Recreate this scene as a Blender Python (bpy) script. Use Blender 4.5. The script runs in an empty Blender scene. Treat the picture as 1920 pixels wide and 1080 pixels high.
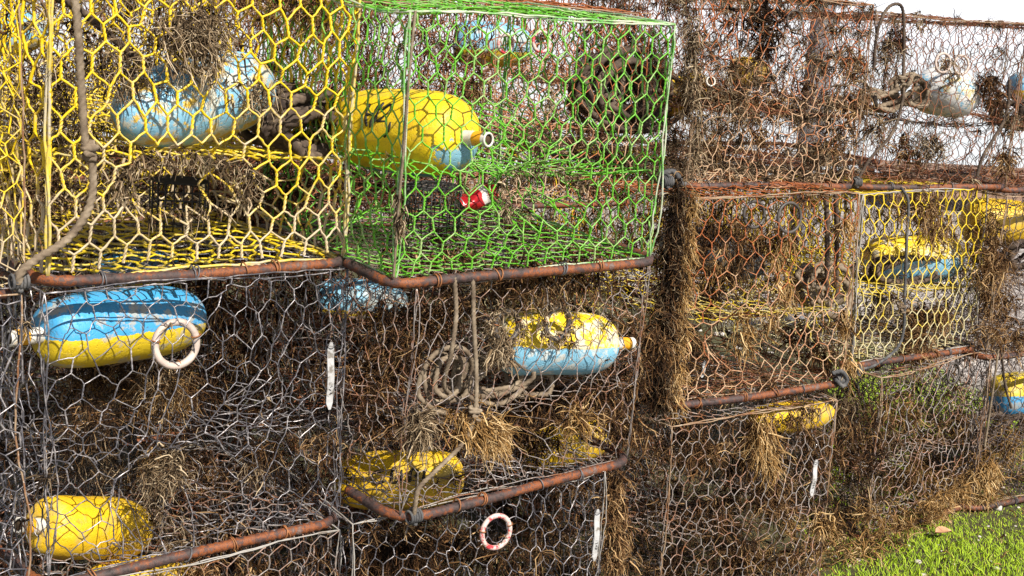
import bpy, math, random
import numpy as np
from mathutils import Matrix, Vector

# ------------------------------------------------------------------ camera, sky, sun
scn = bpy.context.scene
CAMH = 1.57
F_PX, PITCH, ROLL = 2358.8, 0.20935, 0.05635
cp, sp = math.cos(PITCH), math.sin(PITCH)
_r = Vector((1, 0, 0)); _f = Vector((0, cp, -sp)); _u = Vector((0, sp, cp))
CR = _r * math.cos(ROLL) + _u * math.sin(ROLL)
CU = -_r * math.sin(ROLL) + _u * math.cos(ROLL)
CF = _f
CO = Vector((0, 0, CAMH))
cam_d = bpy.data.cameras.new('camera'); cam = bpy.data.objects.new('camera', cam_d)
scn.collection.objects.link(cam)
cam.matrix_world = Matrix((( CR.x, CU.x, -CF.x, 0), (CR.y, CU.y, -CF.y, 0), (CR.z, CU.z, -CF.z, CAMH), (0, 0, 0, 1)))
cam_d.sensor_width = 36; cam_d.lens = F_PX / 1920 * 36
cam_d.clip_start = 0.05; cam_d.clip_end = 3000
scn.camera = cam

SUN = Vector((0.46, -0.60, 0.74)).normalized()
elev = math.asin(SUN.z)
world = bpy.data.worlds.new('World'); scn.world = world; world.use_nodes = True
wn = world.node_tree; bg = wn.nodes['Background']
sky = wn.nodes.new('ShaderNodeTexSky'); sky.sky_type = 'NISHITA'; sky.sun_disc = False
sky.sun_elevation = elev; sky.sun_rotation = math.atan2(SUN.x, SUN.y)
sky.dust_density = 1.0; sky.air_density = 1.0
# thin white cloud low over the horizon in front, clear sky above
_tc = wn.nodes.new('ShaderNodeTexCoord'); _sx = wn.nodes.new('ShaderNodeSeparateXYZ'); wn.links.new(_tc.outputs['Generated'], _sx.inputs[0])
_nz = wn.nodes.new('ShaderNodeTexNoise'); _nz.inputs['Scale'].default_value = 3; wn.links.new(_tc.outputs['Generated'], _nz.inputs[0])
_ad = wn.nodes.new('ShaderNodeMath'); _ad.operation = 'MULTIPLY_ADD'; wn.links.new(_nz.outputs[0], _ad.inputs[0]); _ad.inputs[1].default_value = -.3; wn.links.new(_sx.outputs['Z'], _ad.inputs[2])
_rp = wn.nodes.new('ShaderNodeValToRGB'); _rp.color_ramp.elements[0].position = .03; _rp.color_ramp.elements[0].color = (1, 1, 1, 1)
_rp.color_ramp.elements[1].position = .22; _rp.color_ramp.elements[1].color = (0, 0, 0, 1); wn.links.new(_ad.outputs[0], _rp.inputs[0])
_mx = wn.nodes.new('ShaderNodeMix'); _mx.data_type = 'RGBA'; wn.links.new(_rp.outputs[0], _mx.inputs[0]); wn.links.new(sky.outputs[0], _mx.inputs[6])
_mx.inputs[7].default_value = (17.5, 17.7, 18.5, 1)
wn.links.new(_mx.outputs[2], bg.inputs[0]); bg.inputs[1].default_value = 0.05
sd = bpy.data.lights.new('sun', 'SUN'); sd.energy = 5.0; sd.angle = math.radians(0.5); sd.color = (1, 0.93, 0.81)
so = bpy.data.objects.new('sun', sd); scn.collection.objects.link(so)
so.rotation_euler = SUN.to_track_quat('Z', 'Y').to_euler()
scn.view_settings.view_transform = 'Standard'; scn.view_settings.look = 'None'
scn.view_settings.exposure = 0.5; scn.view_settings.gamma = 1
scn.cycles.max_bounces = 6; scn.cycles.diffuse_bounces = 3; scn.cycles.glossy_bounces = 2

COL = scn.collection
PI = math.pi

# ------------------------------------------------------------------ helpers: objects
def tag(o, label, cat, group=None, kind=None):
    if label: o['label'] = label
    if cat: o['category'] = cat
    if group: o['group'] = group
    if kind: o['kind'] = kind
    return o

class MB:
    """collects numpy geometry; build() links it as one mesh object"""
    def __init__(s): s.v = []; s.q = []; s.t = []; s.n = 0; s.a = []
    def add(s, V, Q=None, T=None, tone=None):
        V = np.asarray(V, float).reshape(-1, 3)
        s.v.append(V)
        if Q is not None and len(Q): s.q.append(np.asarray(Q, int).reshape(-1, 4) + s.n)
        if T is not None and len(T): s.t.append(np.asarray(T, int).reshape(-1, 3) + s.n)
        s.a.append(np.full(len(V), 0.5) if tone is None else np.broadcast_to(np.asarray(tone, float), (len(V),)))
        s.n += len(V)
        return s
    def mesh(s, name, mat, smooth=True):
        me = bpy.data.meshes.new(name)
        V = np.concatenate(s.v).astype(np.float32)
        Q = np.concatenate(s.q) if s.q else np.zeros((0, 4), int)
        T = np.concatenate(s.t) if s.t else np.zeros((0, 3), int)
        me.vertices.add(len(V)); me.vertices.foreach_set('co', V.ravel())
        me.loops.add(Q.size + T.size)
        me.loops.foreach_set('vertex_index', np.concatenate([Q.ravel(), T.ravel()]).astype(np.int32))
        me.polygons.add(len(Q) + len(T))
        ls = np.concatenate([np.arange(len(Q)) * 4, Q.size + np.arange(len(T)) * 3]).astype(np.int32)
        me.polygons.foreach_set('loop_start', ls)
        me.polygons.foreach_set('loop_total', np.concatenate([np.full(len(Q), 4), np.full(len(T), 3)]).astype(np.int32))
        me.polygons.foreach_set('use_smooth', np.full(len(ls), smooth))
        at = me.attributes.new('tone', 'FLOAT', 'POINT'); at.data.foreach_set('value', np.concatenate(s.a).astype(np.float32))
        me.update(calc_edges=True)
        me.materials.append(mat)
        return me
    def build(s, name, mat, parent=None, smooth=True):
        if not s.v: return None
        o = bpy.data.objects.new(name, s.mesh(name, mat, smooth)); COL.objects.link(o)
        if parent: o.parent = parent
        return o

def tubes(mb, P, R, sides=5, tone=None, cap=False):
    """batch of M tubes, P (M,K,3), R broadcastable to (M,K)"""
    P = np.asarray(P, float); M, K, _ = P.shape
    R = np.broadcast_to(R, (M, K))
    T = np.empty_like(P)
    T[:, 1:-1] = P[:, 2:] - P[:, :-2]; T[:, 0] = P[:, 1] - P[:, 0]; T[:, -1] = P[:, -1] - P[:, -2]
    T /= np.linalg.norm(T, axis=2, keepdims=True) + 1e-9
    D = P[:, -1] - P[:, 0]
    ref = np.where((np.abs(D[:, 2]) > .8 * np.linalg.norm(D, axis=1))[:, None], np.array([1., .2, 0]), np.array([.13, .1, 1.]))[:, None, :]
    N = np.cross(T, ref); N /= np.linalg.norm(N, axis=2, keepdims=True) + 1e-9
    B = np.cross(T, N)
    a = np.arange(sides) * 2 * PI / sides
    V = P[:, :, None, :] + R[:, :, None, None] * (np.cos(a)[:, None] * N[:, :, None, :] + np.sin(a)[:, None] * B[:, :, None, :])
    idx = np.arange(M * K * sides).reshape(M, K, sides)
    i2 = np.roll(idx, -1, axis=2)
    Q = np.stack([idx[:, :-1], i2[:, :-1], i2[:, 1:], idx[:, 1:]], axis=-1).reshape(-1, 4)
    if tone is not None: tone = np.broadcast_to(np.asarray(tone)[..., None], (M, K, sides)).ravel()
    mb.add(V.reshape(-1, 3), Q, None, tone)

def spline(pts, n):
    P = np.asarray(pts, float)
    P = np.vstack([2 * P[0] - P[1], P, 2 * P[-1] - P[-2]])
    out = []
    seg = len(P) - 3
    for i in range(seg):
        m = max(2, int(round(n / seg)))
        t = np.linspace(0, 1, m, endpoint=(i == seg - 1))[:, None]
        p0, p1, p2, p3 = P[i:i + 4]
        out.append(.5 * (2 * p1 + (p2 - p0) * t + (2 * p0 - 5 * p1 + 4 * p2 - p3) * t ** 2 + (3 * p1 - p0 - 3 * p2 + p3) * t ** 3))
    return np.vstack(out)

def ptube(mb, pts, r, sides=8, closed=False, lobes=0, twist=0, lobe_amp=.19, cap=True, tone=None):
    """one tube with parallel transport frame; lobes/twist make laid rope"""
    P = np.asarray(pts, float); K = len(P)
    r = np.broadcast_to(r, (K,))
    if closed: T = np.roll(P, -1, 0) - np.roll(P, 1, 0)
    else: T = np.gradient(P, axis=0)
    T /= np.linalg.norm(T, axis=1, keepdims=True) + 1e-12
    N = np.empty_like(P)
    n = np.cross(T[0], [0.13, .2, 1.]);
    if np.linalg.norm(n) < .1: n = np.cross(T[0], [1., 0, 0])
    N[0] = n / np.linalg.norm(n)
    for i in range(1, K):
        n = N[i - 1] - T[i] * np.dot(N[i - 1], T[i]); N[i] = n / (np.linalg.norm(n) + 1e-12)
    B = np.cross(T, N)
    a = np.arange(sides) * 2 * PI / sides
    s = np.concatenate([[0], np.cumsum(np.linalg.norm(np.diff(P, axis=0), axis=1))])
    rr = r[:, None] * np.ones(sides)
    if lobes: rr = rr * (1 + lobe_amp * np.cos(lobes * (a[None, :] - twist * s[:, None])))
    V = P[:, None, :] + rr[..., None] * (np.cos(a)[None, :, None] * N[:, None, :] + np.sin(a)[None, :, None] * B[:, None, :])
    idx = np.arange(K * sides).reshape(K, sides); i2 = np.roll(idx, -1, 1)
    if closed: nx, nx2 = np.roll(idx, -1, 0), np.roll(i2, -1, 0); Q = np.stack([idx, i2, nx2, nx], -1).reshape(-1, 4)
    else: Q = np.stack([idx[:-1], i2[:-1], i2[1:], idx[1:]], -1).reshape(-1, 4)
    V = V.reshape(-1, 3); Tt = []
    if cap and not closed:
        V = np.vstack([V, P[:1], P[-1:]]); c0, c1 = K * sides, K * sides + 1
        for k in range(sides):
            Tt.append((c0, idx[0, (k + 1) % sides], idx[0, k])); Tt.append((c1, idx[-1, k], idx[-1, (k + 1) % sides]))
    mb.add(V, Q, Tt, tone)

def pix_ray(px, py):
    return (CF + CR * ((px - 960) / F_PX) + CU * ((540 - py) / F_PX))

# ------------------------------------------------------------------ materials
def newmat(name):
    m = bpy.data.materials.new(name); m.use_nodes = True
    return m, m.node_tree, m.node_tree.nodes['Principled BSDF']
def nd(nt, typ, **kw):
    n = nt.nodes.new(typ)
    for k, v in kw.items():
        if k in n.inputs: n.inputs[k].default_value = v
        else: setattr(n, k, v)
    return n
def ramp(nt, fac, stops):
    r = nt.nodes.new('ShaderNodeValToRGB'); e = r.color_ramp.elements
    while len(e) < len(stops): e.new(.5)
    for i, (p, c) in enumerate(stops):
        e[i].position = p; e[i].color = (*c, 1)
    nt.links.new(fac, r.inputs[0]); return r.outputs[0]
def noise(nt, scale, detail=4, rough=.6, coord='Object', vec=None):
    n = nd(nt, 'ShaderNodeTexNoise', Scale=scale, Detail=detail, Roughness=rough)
    if vec is None:
        tc = nt.nodes.new('ShaderNodeTexCoord'); vec = tc.outputs[coord]
    nt.links.new(vec, n.inputs['Vector']); return n.outputs['Fac']
def math_(nt, op, a, b=None, c=None):
    n = nt.nodes.new('ShaderNodeMath'); n.operation = op
    for i, x in enumerate((a, b, c)):
        if x is None: continue
        if isinstance(x, (int, float)): n.inputs[i].default_value = x
        else: nt.links.new(x, n.inputs[i])
    return n.outputs[0]
def mix(nt, fac, a, b):
    n = nt.nodes.new('ShaderNodeMix'); n.data_type = 'RGBA'
    for s, x in ((n.inputs[0], fac), (n.inputs[6], a), (n.inputs[7], b)):
        if isinstance(x, tuple): s.default_value = (*x, 1)
        elif isinstance(x, (int, float)): s.default_value = x
        else: nt.links.new(x, s)
    return n.outputs[2]
def bump(nt, bs, h, strength=.4, dist=.002):
    b = nd(nt, 'ShaderNodeBump', Strength=strength, Distance=dist)
    nt.links.new(h, b.inputs['Height']); nt.links.new(b.outputs[0], bs.inputs['Normal'])
def objz(nt, axis='Z'):
    tc = nt.nodes.new('ShaderNodeTexCoord'); s = nt.nodes.new('ShaderNodeSeparateXYZ')
    nt.links.new(tc.outputs['Object'], s.inputs[0]); return s.outputs[axis]

def wire_mat(name, c1, c2, c3, grad=0.0, bias=0.5, rough=.5, metal=0.0, scale=14):
    """c1 base coat, c2 worn / limed coat, c3 fine specks; grad>0 puts c2 low on the pot"""
    m, nt, bs = newmat(name)
    f = noise(nt, scale, 5, .65)
    f2 = noise(nt, 160, 3, .6)
    f3 = math_(nt, 'ADD', math_(nt, 'MULTIPLY_ADD', math_(nt, 'SUBTRACT', .27, objz(nt)), grad, f), bias - .5)
    f3 = math_(nt, 'MULTIPLY_ADD', math_(nt, 'SUBTRACT', f2, .5), .35, f3)
    base = ramp(nt, f3, [(.42, c1), (.60, c2)])
    speck = ramp(nt, f2, [(.60, (0, 0, 0)), (.70, (1, 1, 1))])
    nt.links.new(mix(nt, speck, base, c3), bs.inputs['Base Color'])
    bs.inputs['Roughness'].default_value = rough; bs.inputs['Metallic'].default_value = metal
    bump(nt, bs, f2, .5, .001)
    return m

M = {}
M['yellow'] = wire_mat('yellow_coated_wire', (.80, .56, .012), (.56, .45, .30), (.36, .26, .14), grad=.8, bias=.44, rough=.45, scale=9)
M['green'] = wire_mat('green_coated_wire', (.12, .42, .018), (.34, .48, .18), (.44, .42, .28), bias=.44, rough=.42, scale=10)
M['greenedge'] = wire_mat('whitened_green_edge_wire', (.16, .44, .10), (.55, .58, .46), (.40, .30, .2), bias=.52, rough=.4)
M['yellowflat'] = wire_mat('yellow_coated_wire_inside', (.74, .54, .02), (.50, .42, .22), (.35, .28, .15), bias=.42, rough=.4)
M['yellowedge'] = wire_mat('limed_yellow_edge_wire', (.66, .50, .08), (.52, .46, .34), (.3, .22, .15), bias=.5, rough=.4)
M['galv'] = wire_mat('corroded_galvanised_wire', (.13, .125, .145), (.55, .51, .52), (.05, .03, .025), bias=.455, rough=.34, metal=.45, scale=25)
M['galv2'] = wire_mat('rusting_galvanised_wire', (.27, .24, .23), (.30, .12, .05), (.62, .56, .52), bias=.46, rough=.5, metal=.2, scale=16)
M['rust'] = wire_mat('rusty_wire', (.38, .11, .03), (.60, .41, .26), (.10, .035, .018), grad=.5, bias=.48, rough=.7, scale=12)
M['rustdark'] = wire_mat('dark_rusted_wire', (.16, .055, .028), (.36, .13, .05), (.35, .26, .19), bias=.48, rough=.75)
M['dark'] = wire_mat('dark_grey_wire', (.06, .045, .05), (.19, .14, .12), (.34, .30, .28), bias=.48, rough=.6, metal=.1)
M['yellow2'] = wire_mat('yellow_coated_wire_faded', (.74, .54, .02), (.56, .50, .30), (.40, .30, .15), grad=.8, bias=.44, rough=.45)
M['edge'] = wire_mat('whitish_edge_wire', (.36, .34, .32), (.24, .19, .15), (.50, .47, .44), bias=.45, rough=.5)
M['edgerust'] = wire_mat('tan_edge_wire', (.36, .26, .17), (.24, .11, .05), (.55, .5, .44), bias=.5, rough=.6)

def rebar_mat():
    m, nt, bs = newmat('rusted_iron_bar')
    f = math_(nt, 'MULTIPLY_ADD', noise(nt, 75, 6, .8), .55, math_(nt, 'MULTIPLY', noise(nt, 8, 3, .6), .45)); f2 = noise(nt, 150, 4, .7)
    c = ramp(nt, f, [(.38, (.020, .015, .016)), (.47, (.075, .048, .045)), (.515, (.11, .040, .024)), (.55, (.30, .085, .018)), (.585, (.10, .045, .032)), (.66, (.24, .18, .16))])
    c = mix(nt, ramp(nt, f2, [(.55, (0, 0, 0)), (.72, (.7, .7, .7))]), c, (.05, .035, .04))
    nt.links.new(c, bs.inputs['Base Color']); bs.inputs['Roughness'].default_value = .62
    bump(nt, bs, f2, .7, .002); return m
M['rebar'] = rebar_mat()

def growth_mat(name, dark, mid, light):
    m, nt, bs = newmat(name)
    a = nd(nt, 'ShaderNodeAttribute', attribute_name='tone')
    f = math_(nt, 'MULTIPLY_ADD', math_(nt, 'SUBTRACT', noise(nt, 9, 3), .5), .9, a.outputs['Fac'])
    nt.links.new(ramp(nt, f, [(.15, dark), (.5, mid), (.9, light)]), bs.inputs['Base Color'])
    bs.inputs['Roughness'].default_value = .8
    bs.inputs['Specular IOR Level'].default_value = .2
    return m
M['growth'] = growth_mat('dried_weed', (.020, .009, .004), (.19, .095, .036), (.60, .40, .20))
M['growthgold'] = growth_mat('golden_dried_weed', (.06, .028, .009), (.40, .225, .075), (.76, .55, .29))
M['growthgrey'] = growth_mat('grey_brown_dried_weed', (.025, .015, .009), (.22, .15, .085), (.58, .46, .31))
M['growthdarkshade'] = growth_mat('dark_and_shaded_dried_weed', (.008, .004, .002), (.055, .024, .010), (.22, .11, .045))  # dark weed; colour lowered to paint the shade inside the stacks

def rope_mat(name, a, b, c):
    m, nt, bs = newmat(name)
    f = noise(nt, 30, 5, .7); f2 = noise(nt, 350, 2)
    col = ramp(nt, f, [(.3, a), (.52, b), (.72, c)])
    nt.links.new(col, bs.inputs['Base Color']); bs.inputs['Roughness'].default_value = .85
    bs.inputs['Specular IOR Level'].default_value = .25
    bump(nt, bs, f2, .5, .001); return m
M['rope'] = rope_mat('weathered_rope', (.10, .07, .05), (.22, .17, .12), (.38, .31, .23))
M['ropedark'] = rope_mat('dark_muddy_rope', (.035, .025, .022), (.09, .065, .05), (.20, .15, .11))
M['bungee'] = rope_mat('grey_rubber_cord', (.035, .035, .04), (.09, .09, .095), (.20, .19, .18))

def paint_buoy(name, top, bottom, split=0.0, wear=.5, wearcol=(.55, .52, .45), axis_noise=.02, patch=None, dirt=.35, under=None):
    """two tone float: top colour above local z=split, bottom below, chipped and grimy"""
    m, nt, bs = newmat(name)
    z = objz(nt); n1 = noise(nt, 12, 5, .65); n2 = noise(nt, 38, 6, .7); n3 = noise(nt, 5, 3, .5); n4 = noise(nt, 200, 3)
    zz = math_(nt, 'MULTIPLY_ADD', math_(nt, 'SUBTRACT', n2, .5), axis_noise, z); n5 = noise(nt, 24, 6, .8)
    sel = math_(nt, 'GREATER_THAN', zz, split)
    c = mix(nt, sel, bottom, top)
    if patch:                                                # (axis, sign, edge, colour): flaking nose patch
        ax, sg, edge, pc = patch
        x = objz(nt, ax)
        pp = math_(nt, 'MULTIPLY_ADD', math_(nt, 'SUBTRACT', n5, .5), .12, math_(nt, 'MULTIPLY', x, sg))
        pz = math_(nt, 'LESS_THAN', math_(nt, 'MULTIPLY_ADD', math_(nt, 'SUBTRACT', n5, .5), .22, z), -.012)
        c = mix(nt, math_(nt, 'MULTIPLY', math_(nt, 'GREATER_THAN', pp, edge), pz), c, pc)
    w = ramp(nt, math_(nt, 'MULTIPLY_ADD', n2, .6, math_(nt, 'MULTIPLY', n1, .5)), [(.53 + (.5 - wear) * .25, (0, 0, 0)), (.57 + (.5 - wear) * .25, (1, 1, 1))])
    c = mix(nt, math_(nt, 'MULTIPLY', w, .8), c, wearcol)
    if under:
        w2 = ramp(nt, noise(nt, 22, 6, .75), [(.54, (0, 0, 0)), (.58, (1, 1, 1))])
        c = mix(nt, w2, c, under)
    d = ramp(nt, n3, [(.45, (0, 0, 0)), (.75, (1, 1, 1))])
    c = mix(nt, math_(nt, 'MULTIPLY', d, dirt), c, (.20, .15, .09))
    sp_ = ramp(nt, noise(nt, 70, 4, .8), [(.60, (0, 0, 0)), (.66, (1, 1, 1))])
    c = mix(nt, math_(nt, 'MULTIPLY', sp_, .45), c, (.10, .07, .035))
    mp = nt.nodes.new('ShaderNodeMapping'); tc = nt.nodes.new('ShaderNodeTexCoord'); mp.inputs['Scale'].default_value = (6, 55, 55)
    nt.links.new(tc.outputs['Object'], mp.inputs[0]); st = noise(nt, 1.0, 5, .7, vec=mp.outputs[0])
    c = mix(nt, math_(nt, 'MULTIPLY', ramp(nt, st, [(.54, (0, 0, 0)), (.66, (1, 1, 1))]), .30), c, (.33, .24, .12))
    nt.links.new(c, bs.inputs['Base Color']); bs.inputs['Roughness'].default_value = .45
    pit = ramp(nt, noise(nt, 95, 3, .7), [(.36, (0, 0, 0)), (.46, (1, 1, 1))])
    hgt = math_(nt, 'MULTIPLY_ADD', pit, .5, n2)
    bump(nt, bs, hgt, .55, .0025); return m
YEL = (.86, .60, .012); BLU = (.055, .34, .66); LBL = (.22, .52, .74); OCH = (.70, .42, .02); WHT = (.74, .75, .76)
M['b_yellow'] = paint_buoy('yellow_float_paint', YEL, (.05, .20, .34), split=-.078, wear=.22, patch=('X', 1, .145, (.20, .42, .55)), dirt=.1, wearcol=(.80, .50, .02))
M['b_bluyel'] = paint_buoy('blue_over_yellow_paint', BLU, (.72, .52, .02), split=-.005, wear=.3, wearcol=(.45, .42, .35), dirt=.2)
M['b_yelblu'] = paint_buoy('yellow_over_blue_paint', YEL, LBL, split=.005, wear=.38, wearcol=(.66, .66, .62), dirt=.18)
M['b_fadedblue'] = paint_buoy('faded_blue_paint', (.22, .50, .74), (.22, .48, .68), split=0, wear=.5, wearcol=(.66, .60, .46), under=(.66, .44, .06), patch=None, dirt=.3)
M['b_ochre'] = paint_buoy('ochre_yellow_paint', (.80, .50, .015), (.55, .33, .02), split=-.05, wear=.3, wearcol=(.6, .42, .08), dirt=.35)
M['b_ltblue'] = paint_buoy('light_blue_paint', LBL, (.70, .48, .02), split=-.015, wear=.4, wearcol=(.45, .5, .5), dirt=.3)
M['b_white'] = paint_buoy('white_blue_chipped_paint', WHT, WHT, split=0, wear=.3, wearcol=(.62, .45, .10), under=(.26, .52, .72), dirt=.1)
M['b_dark'] = paint_buoy('dark_fouled_paint', (.035, .03, .035), (.03, .06, .10), split=0, wear=.4, wearcol=(.06, .16, .26), dirt=.8)

def simple(name, col, rough=.5, nscale=40, var=.25, metal=0):
    m, nt, bs = newmat(name)
    n = noise(nt, nscale, 5, .7)
    nt.links.new(ramp(nt, n, [(.3, tuple(x * (1 - var) for x in col)), (.7, tuple(min(1, x * (1 + var)) for x in col))]), bs.inputs['Base Color'])
    bs.inputs['Roughness'].default_value = rough; bs.inputs['Metallic'].default_value = metal
    bump(nt, bs, n, .3, .001); return m
M['stick_white'] = simple('white_pvc', (.66, .63, .58), .4, 60, .2)
M['stick_orange'] = simple('orange_tape', (.78, .38, .02), .4, 60, .15)
M['holeshade'] = simple('hole_shade_colour', (.06, .035, .015), .9)  # shade of the hollow stick end, put into the colour
M['ink'] = simple('black_brush_paint', (.018, .015, .012), .6)
M['ringwhite'] = simple('chalky_white_ring_plastic', (.52, .42, .37), .55, 30, .35)
M['ringdark'] = simple('dark_ring_plastic', (.07, .06, .055), .5, 40, .5)
M['blackwire'] = simple('black_wire', (.03, .03, .032), .45, 60, .4)
M['clip'] = simple('rusty_clip', (.28, .11, .04), .6, 80, .5)
M['clipgrey'] = simple('grey_clip', (.12, .115, .125), .45, 80, .4)
def ring_red():
    m, nt, bs = newmat('red_ring_with_white_lime')
    n = noise(nt, 45, 6, .75)
    nt.links.new(ramp(nt, n, [(.44, (.55, .035, .05)), (.50, (.62, .50, .47)), (.7, (.66, .56, .52))]), bs.inputs['Base Color'])
    bs.inputs['Roughness'].default_value = .5; return m
M['ringred'] = ring_red()
def tag_mat():
    m, nt, bs = newmat('white_plastic_tag')
    n = noise(nt, 70, 4, .6)
    nt.links.new(ramp(nt, n, [(.36, (.22, .20, .18)), (.46, (.46, .46, .47)), (.7, (.56, .56, .58))]), bs.inputs['Base Color'])
    bs.inputs['Roughness'].default_value = .4; return m
M['tag'] = tag_mat()
def can_mat():
    m, nt, bs = newmat('red_white_can_paint')
    n = noise(nt, 26, 2, .5)
    z = math_(nt, 'MULTIPLY_ADD', math_(nt, 'SUBTRACT', n, .5), .03, objz(nt, 'X'))
    w = math_(nt, 'LESS_THAN', math_(nt, 'ABSOLUTE', math_(nt, 'SUBTRACT', z, .018)), .008)
    nt.links.new(mix(nt, w, (.42, .012, .018), (.50, .46, .43)), bs.inputs['Base Color'])
    bs.inputs['Roughness'].default_value = .3; bs.inputs['Metallic'].default_value = .25; return m
M['can'] = can_mat()

# ------------------------------------------------------------------ wire netting
class Rnd(np.random.RandomState):
    def sgn(s): return 1 if s.rand() < .5 else -1

def wavy(rs, amp, k=4, freq=9):
    ph = rs.rand(k) * 2 * PI; fr = (rs.rand(k, 2) - .5) * 2 * freq; am = rs.rand(k) * amp
    return lambda x, y: sum(am[i] * np.sin(fr[i, 0] * x + fr[i, 1] * y + ph[i]) for i in range(k))

def hexnet(mb, rs, org, eu, ev, w, h, cw=.047, pitch=.043, r=.0018, jit=.003, bulge=.012, funnels=(), K=2, sides=4,
           holes=0.0, shape=None, nodes=None, tangle=0.0, twist=False):
    """hexagonal netting over a w x h panel; funnels = [(x, y, rx, ry, depth)] are drawn inward along the normal"""
    org, eu, ev = (np.asarray(a, float) for a in (org, eu, ev)); n = np.cross(eu, ev)
    dr = pitch * .42
    nr = int(h / pitch) + 2; nc = int(w / cw) + 3
    J, I = np.meshgrid(np.arange(nr), np.arange(nc), indexing='ij')
    off = rs.rand() * cw
    X = I * cw + (J % 2) * cw / 2 - off; YB = J * pitch - rs.rand() * pitch * .5 + dr; YT = YB - dr + pitch
    jx, jy = wavy(rs, jit * 1.5, 4, 30), wavy(rs, jit * 1.5, 4, 30)
    dn = wavy(rs, bulge * .6, 4, 12)
    def place(X, Y):
        X = X + rs.randn(*X.shape) * jit * .6 + jx(X, Y); Y = Y + rs.randn(*Y.shape) * jit * .6 + jy(X, Y)
        inside = (X > -cw * .45) & (X < w + cw * .45) & (Y > -pitch * .45) & (Y < h + pitch * .45)
        X = np.clip(X, 0, w); Y = np.clip(Y, 0, h)
        env = np.minimum(1, np.minimum(np.minimum(X, w - X), np.minimum(Y, h - Y)) / .08)
        Z = (dn(X, Y) - bulge * .5 * np.sin(PI * X / w) * np.sin(PI * Y / h)) * env + rs.randn(*X.shape) * jit * .5 * env
        for (fx, fy, rx, ry, dp) in funnels:
            ax, ay = (X - fx) / rx, (Y - fy) / ry; q = np.sqrt(ax ** 2 + ay ** 2)
            pull = np.clip((1 - q) / .55, 0, 1)
            Z = Z + dp * pull ** .8 * (q < 1)
            inside &= q > .42
            # gather ring towards the rim
            kk = np.where((q < 1) & (q > 0), .25 * pull, 0)
            X = X + kk * (fx - X) * -.3; Y = Y + kk * (fy - Y) * -.3
        P = org + X[..., None] * eu + Y[..., None] * ev - Z[..., None] * n
        if shape is not None: P = P + shape(X, Y)
        return P, inside
    B, kb = place(X, YB); T, kt = place(X, YT)
    if holes:
        hb = rs.rand(*kb.shape) > holes; kb &= hb
    e0, e1, vert = [], [], []
    k = kb & kt
    e0.append(B[k]); e1.append(T[k]); vert.append(np.ones(k.sum()))
    for j in range(nr - 1):
        for s in (0, 1):
            c = (np.arange(nc) - 1 + s) if j % 2 == 0 else (np.arange(nc) + s)
            ok = (c >= 0) & (c < nc); i = np.arange(nc)[ok]; c = c[ok]
            kk = kt[j, i] & kb[j + 1, c]
            e0.append(T[j, i][kk]); e1.append(B[j + 1, c][kk]); vert.append(np.zeros(kk.sum()))
    e0, e1, vert = np.concatenate(e0), np.concatenate(e1), np.concatenate(vert)
    L = np.linalg.norm(e1 - e0, axis=1); k = (L > .004) & (L < .16)
    if tangle: k &= rs.rand(len(k)) > tangle
    e0, e1, vert, L = e0[k], e1[k], vert[k], L[k]
    if nodes is not None: nodes.append(np.concatenate([e0, e1, (e0 + e1) / 2]))
    if twist:                                    # the upright sides of each cell are two wires wound round each other
        kv = vert > 0; a0, a1 = e0[kv], e1[kv]; KT = 9; tt = np.linspace(0, 1, KT)
        ax = (a1 - a0); ax /= np.linalg.norm(ax, axis=1, keepdims=True)
        u = np.cross(ax, n); u /= np.linalg.norm(u, axis=1, keepdims=True) + 1e-9; v = np.cross(ax, u)
        ph0 = rs.rand(len(a0)) * 6.28
        for hh in (0, PI):
            th = ph0[:, None] + hh + tt[None, :] * 2 * PI * 1.5
            Pt = a0[:, None] * (1 - tt[None, :, None]) + a1[:, None] * tt[None, :, None] + (np.cos(th)[..., None] * u[:, None] + np.sin(th)[..., None] * v[:, None]) * r * .72
            tubes(mb, Pt, r * .80 * (1 + (rs.rand(len(a0), KT) - .5) * .25), 5)
        e0, e1, vert = e0[~kv], e1[~kv], vert[~kv]
    t = np.linspace(0, 1, K)[None, :, None]
    P = e0[:, None] * (1 - t) + e1[:, None] * t
    if K > 2: P[:, 1:-1] += rs.randn(len(P), K - 2, 3) * jit * .22
    R = r * np.where(vert > 0, 1.38, 1.0)[:, None] * (1 + (rs.rand(len(P), K) - .5) * .3)
    tubes(mb, P, R, sides)
    return mb

def strands(mb, rs, base, n, length, spread=1.0, droop=1.0, r=.0006, dirs=None, K=4, curl=.5, tone=(.1, .9)):
    """hair-like dried weed: n strands from each base point"""
    base = np.repeat(np.asarray(base, float), n, axis=0); Mn = len(base)
    if Mn == 0: return
    base = base + rs.randn(Mn, 3) * .004
    d = rs.randn(Mn, 3)
    if dirs is not None: d = d * spread + np.repeat(np.asarray(dirs, float), n, axis=0) if np.ndim(dirs) > 1 else d * spread + np.asarray(dirs)
    d /= np.linalg.norm(d, axis=1, keepdims=True)
    L = length * (.35 + .9 * rs.rand(Mn))
    step = (L / (K - 1))[:, None]
    P = np.empty((Mn, K, 3)); P[:, 0] = base
    for k in range(1, K):
        d = d + rs.randn(Mn, 3) * curl + np.array([0, 0, -droop * .35])
        d /= np.linalg.norm(d, axis=1, keepdims=True)
        P[:, k] = P[:, k - 1] + d * step
    R = np.broadcast_to(r * (.5 + .8 * rs.rand(Mn) + 1.5 * (rs.rand(Mn) < .10))[:, None] * np.linspace(1.2, .45, K)[None, :], (Mn, K))
    a, b = tone
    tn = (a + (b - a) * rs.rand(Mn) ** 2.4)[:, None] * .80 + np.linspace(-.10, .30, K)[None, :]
    tubes(mb, P, R, 3, tone=tn)

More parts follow.
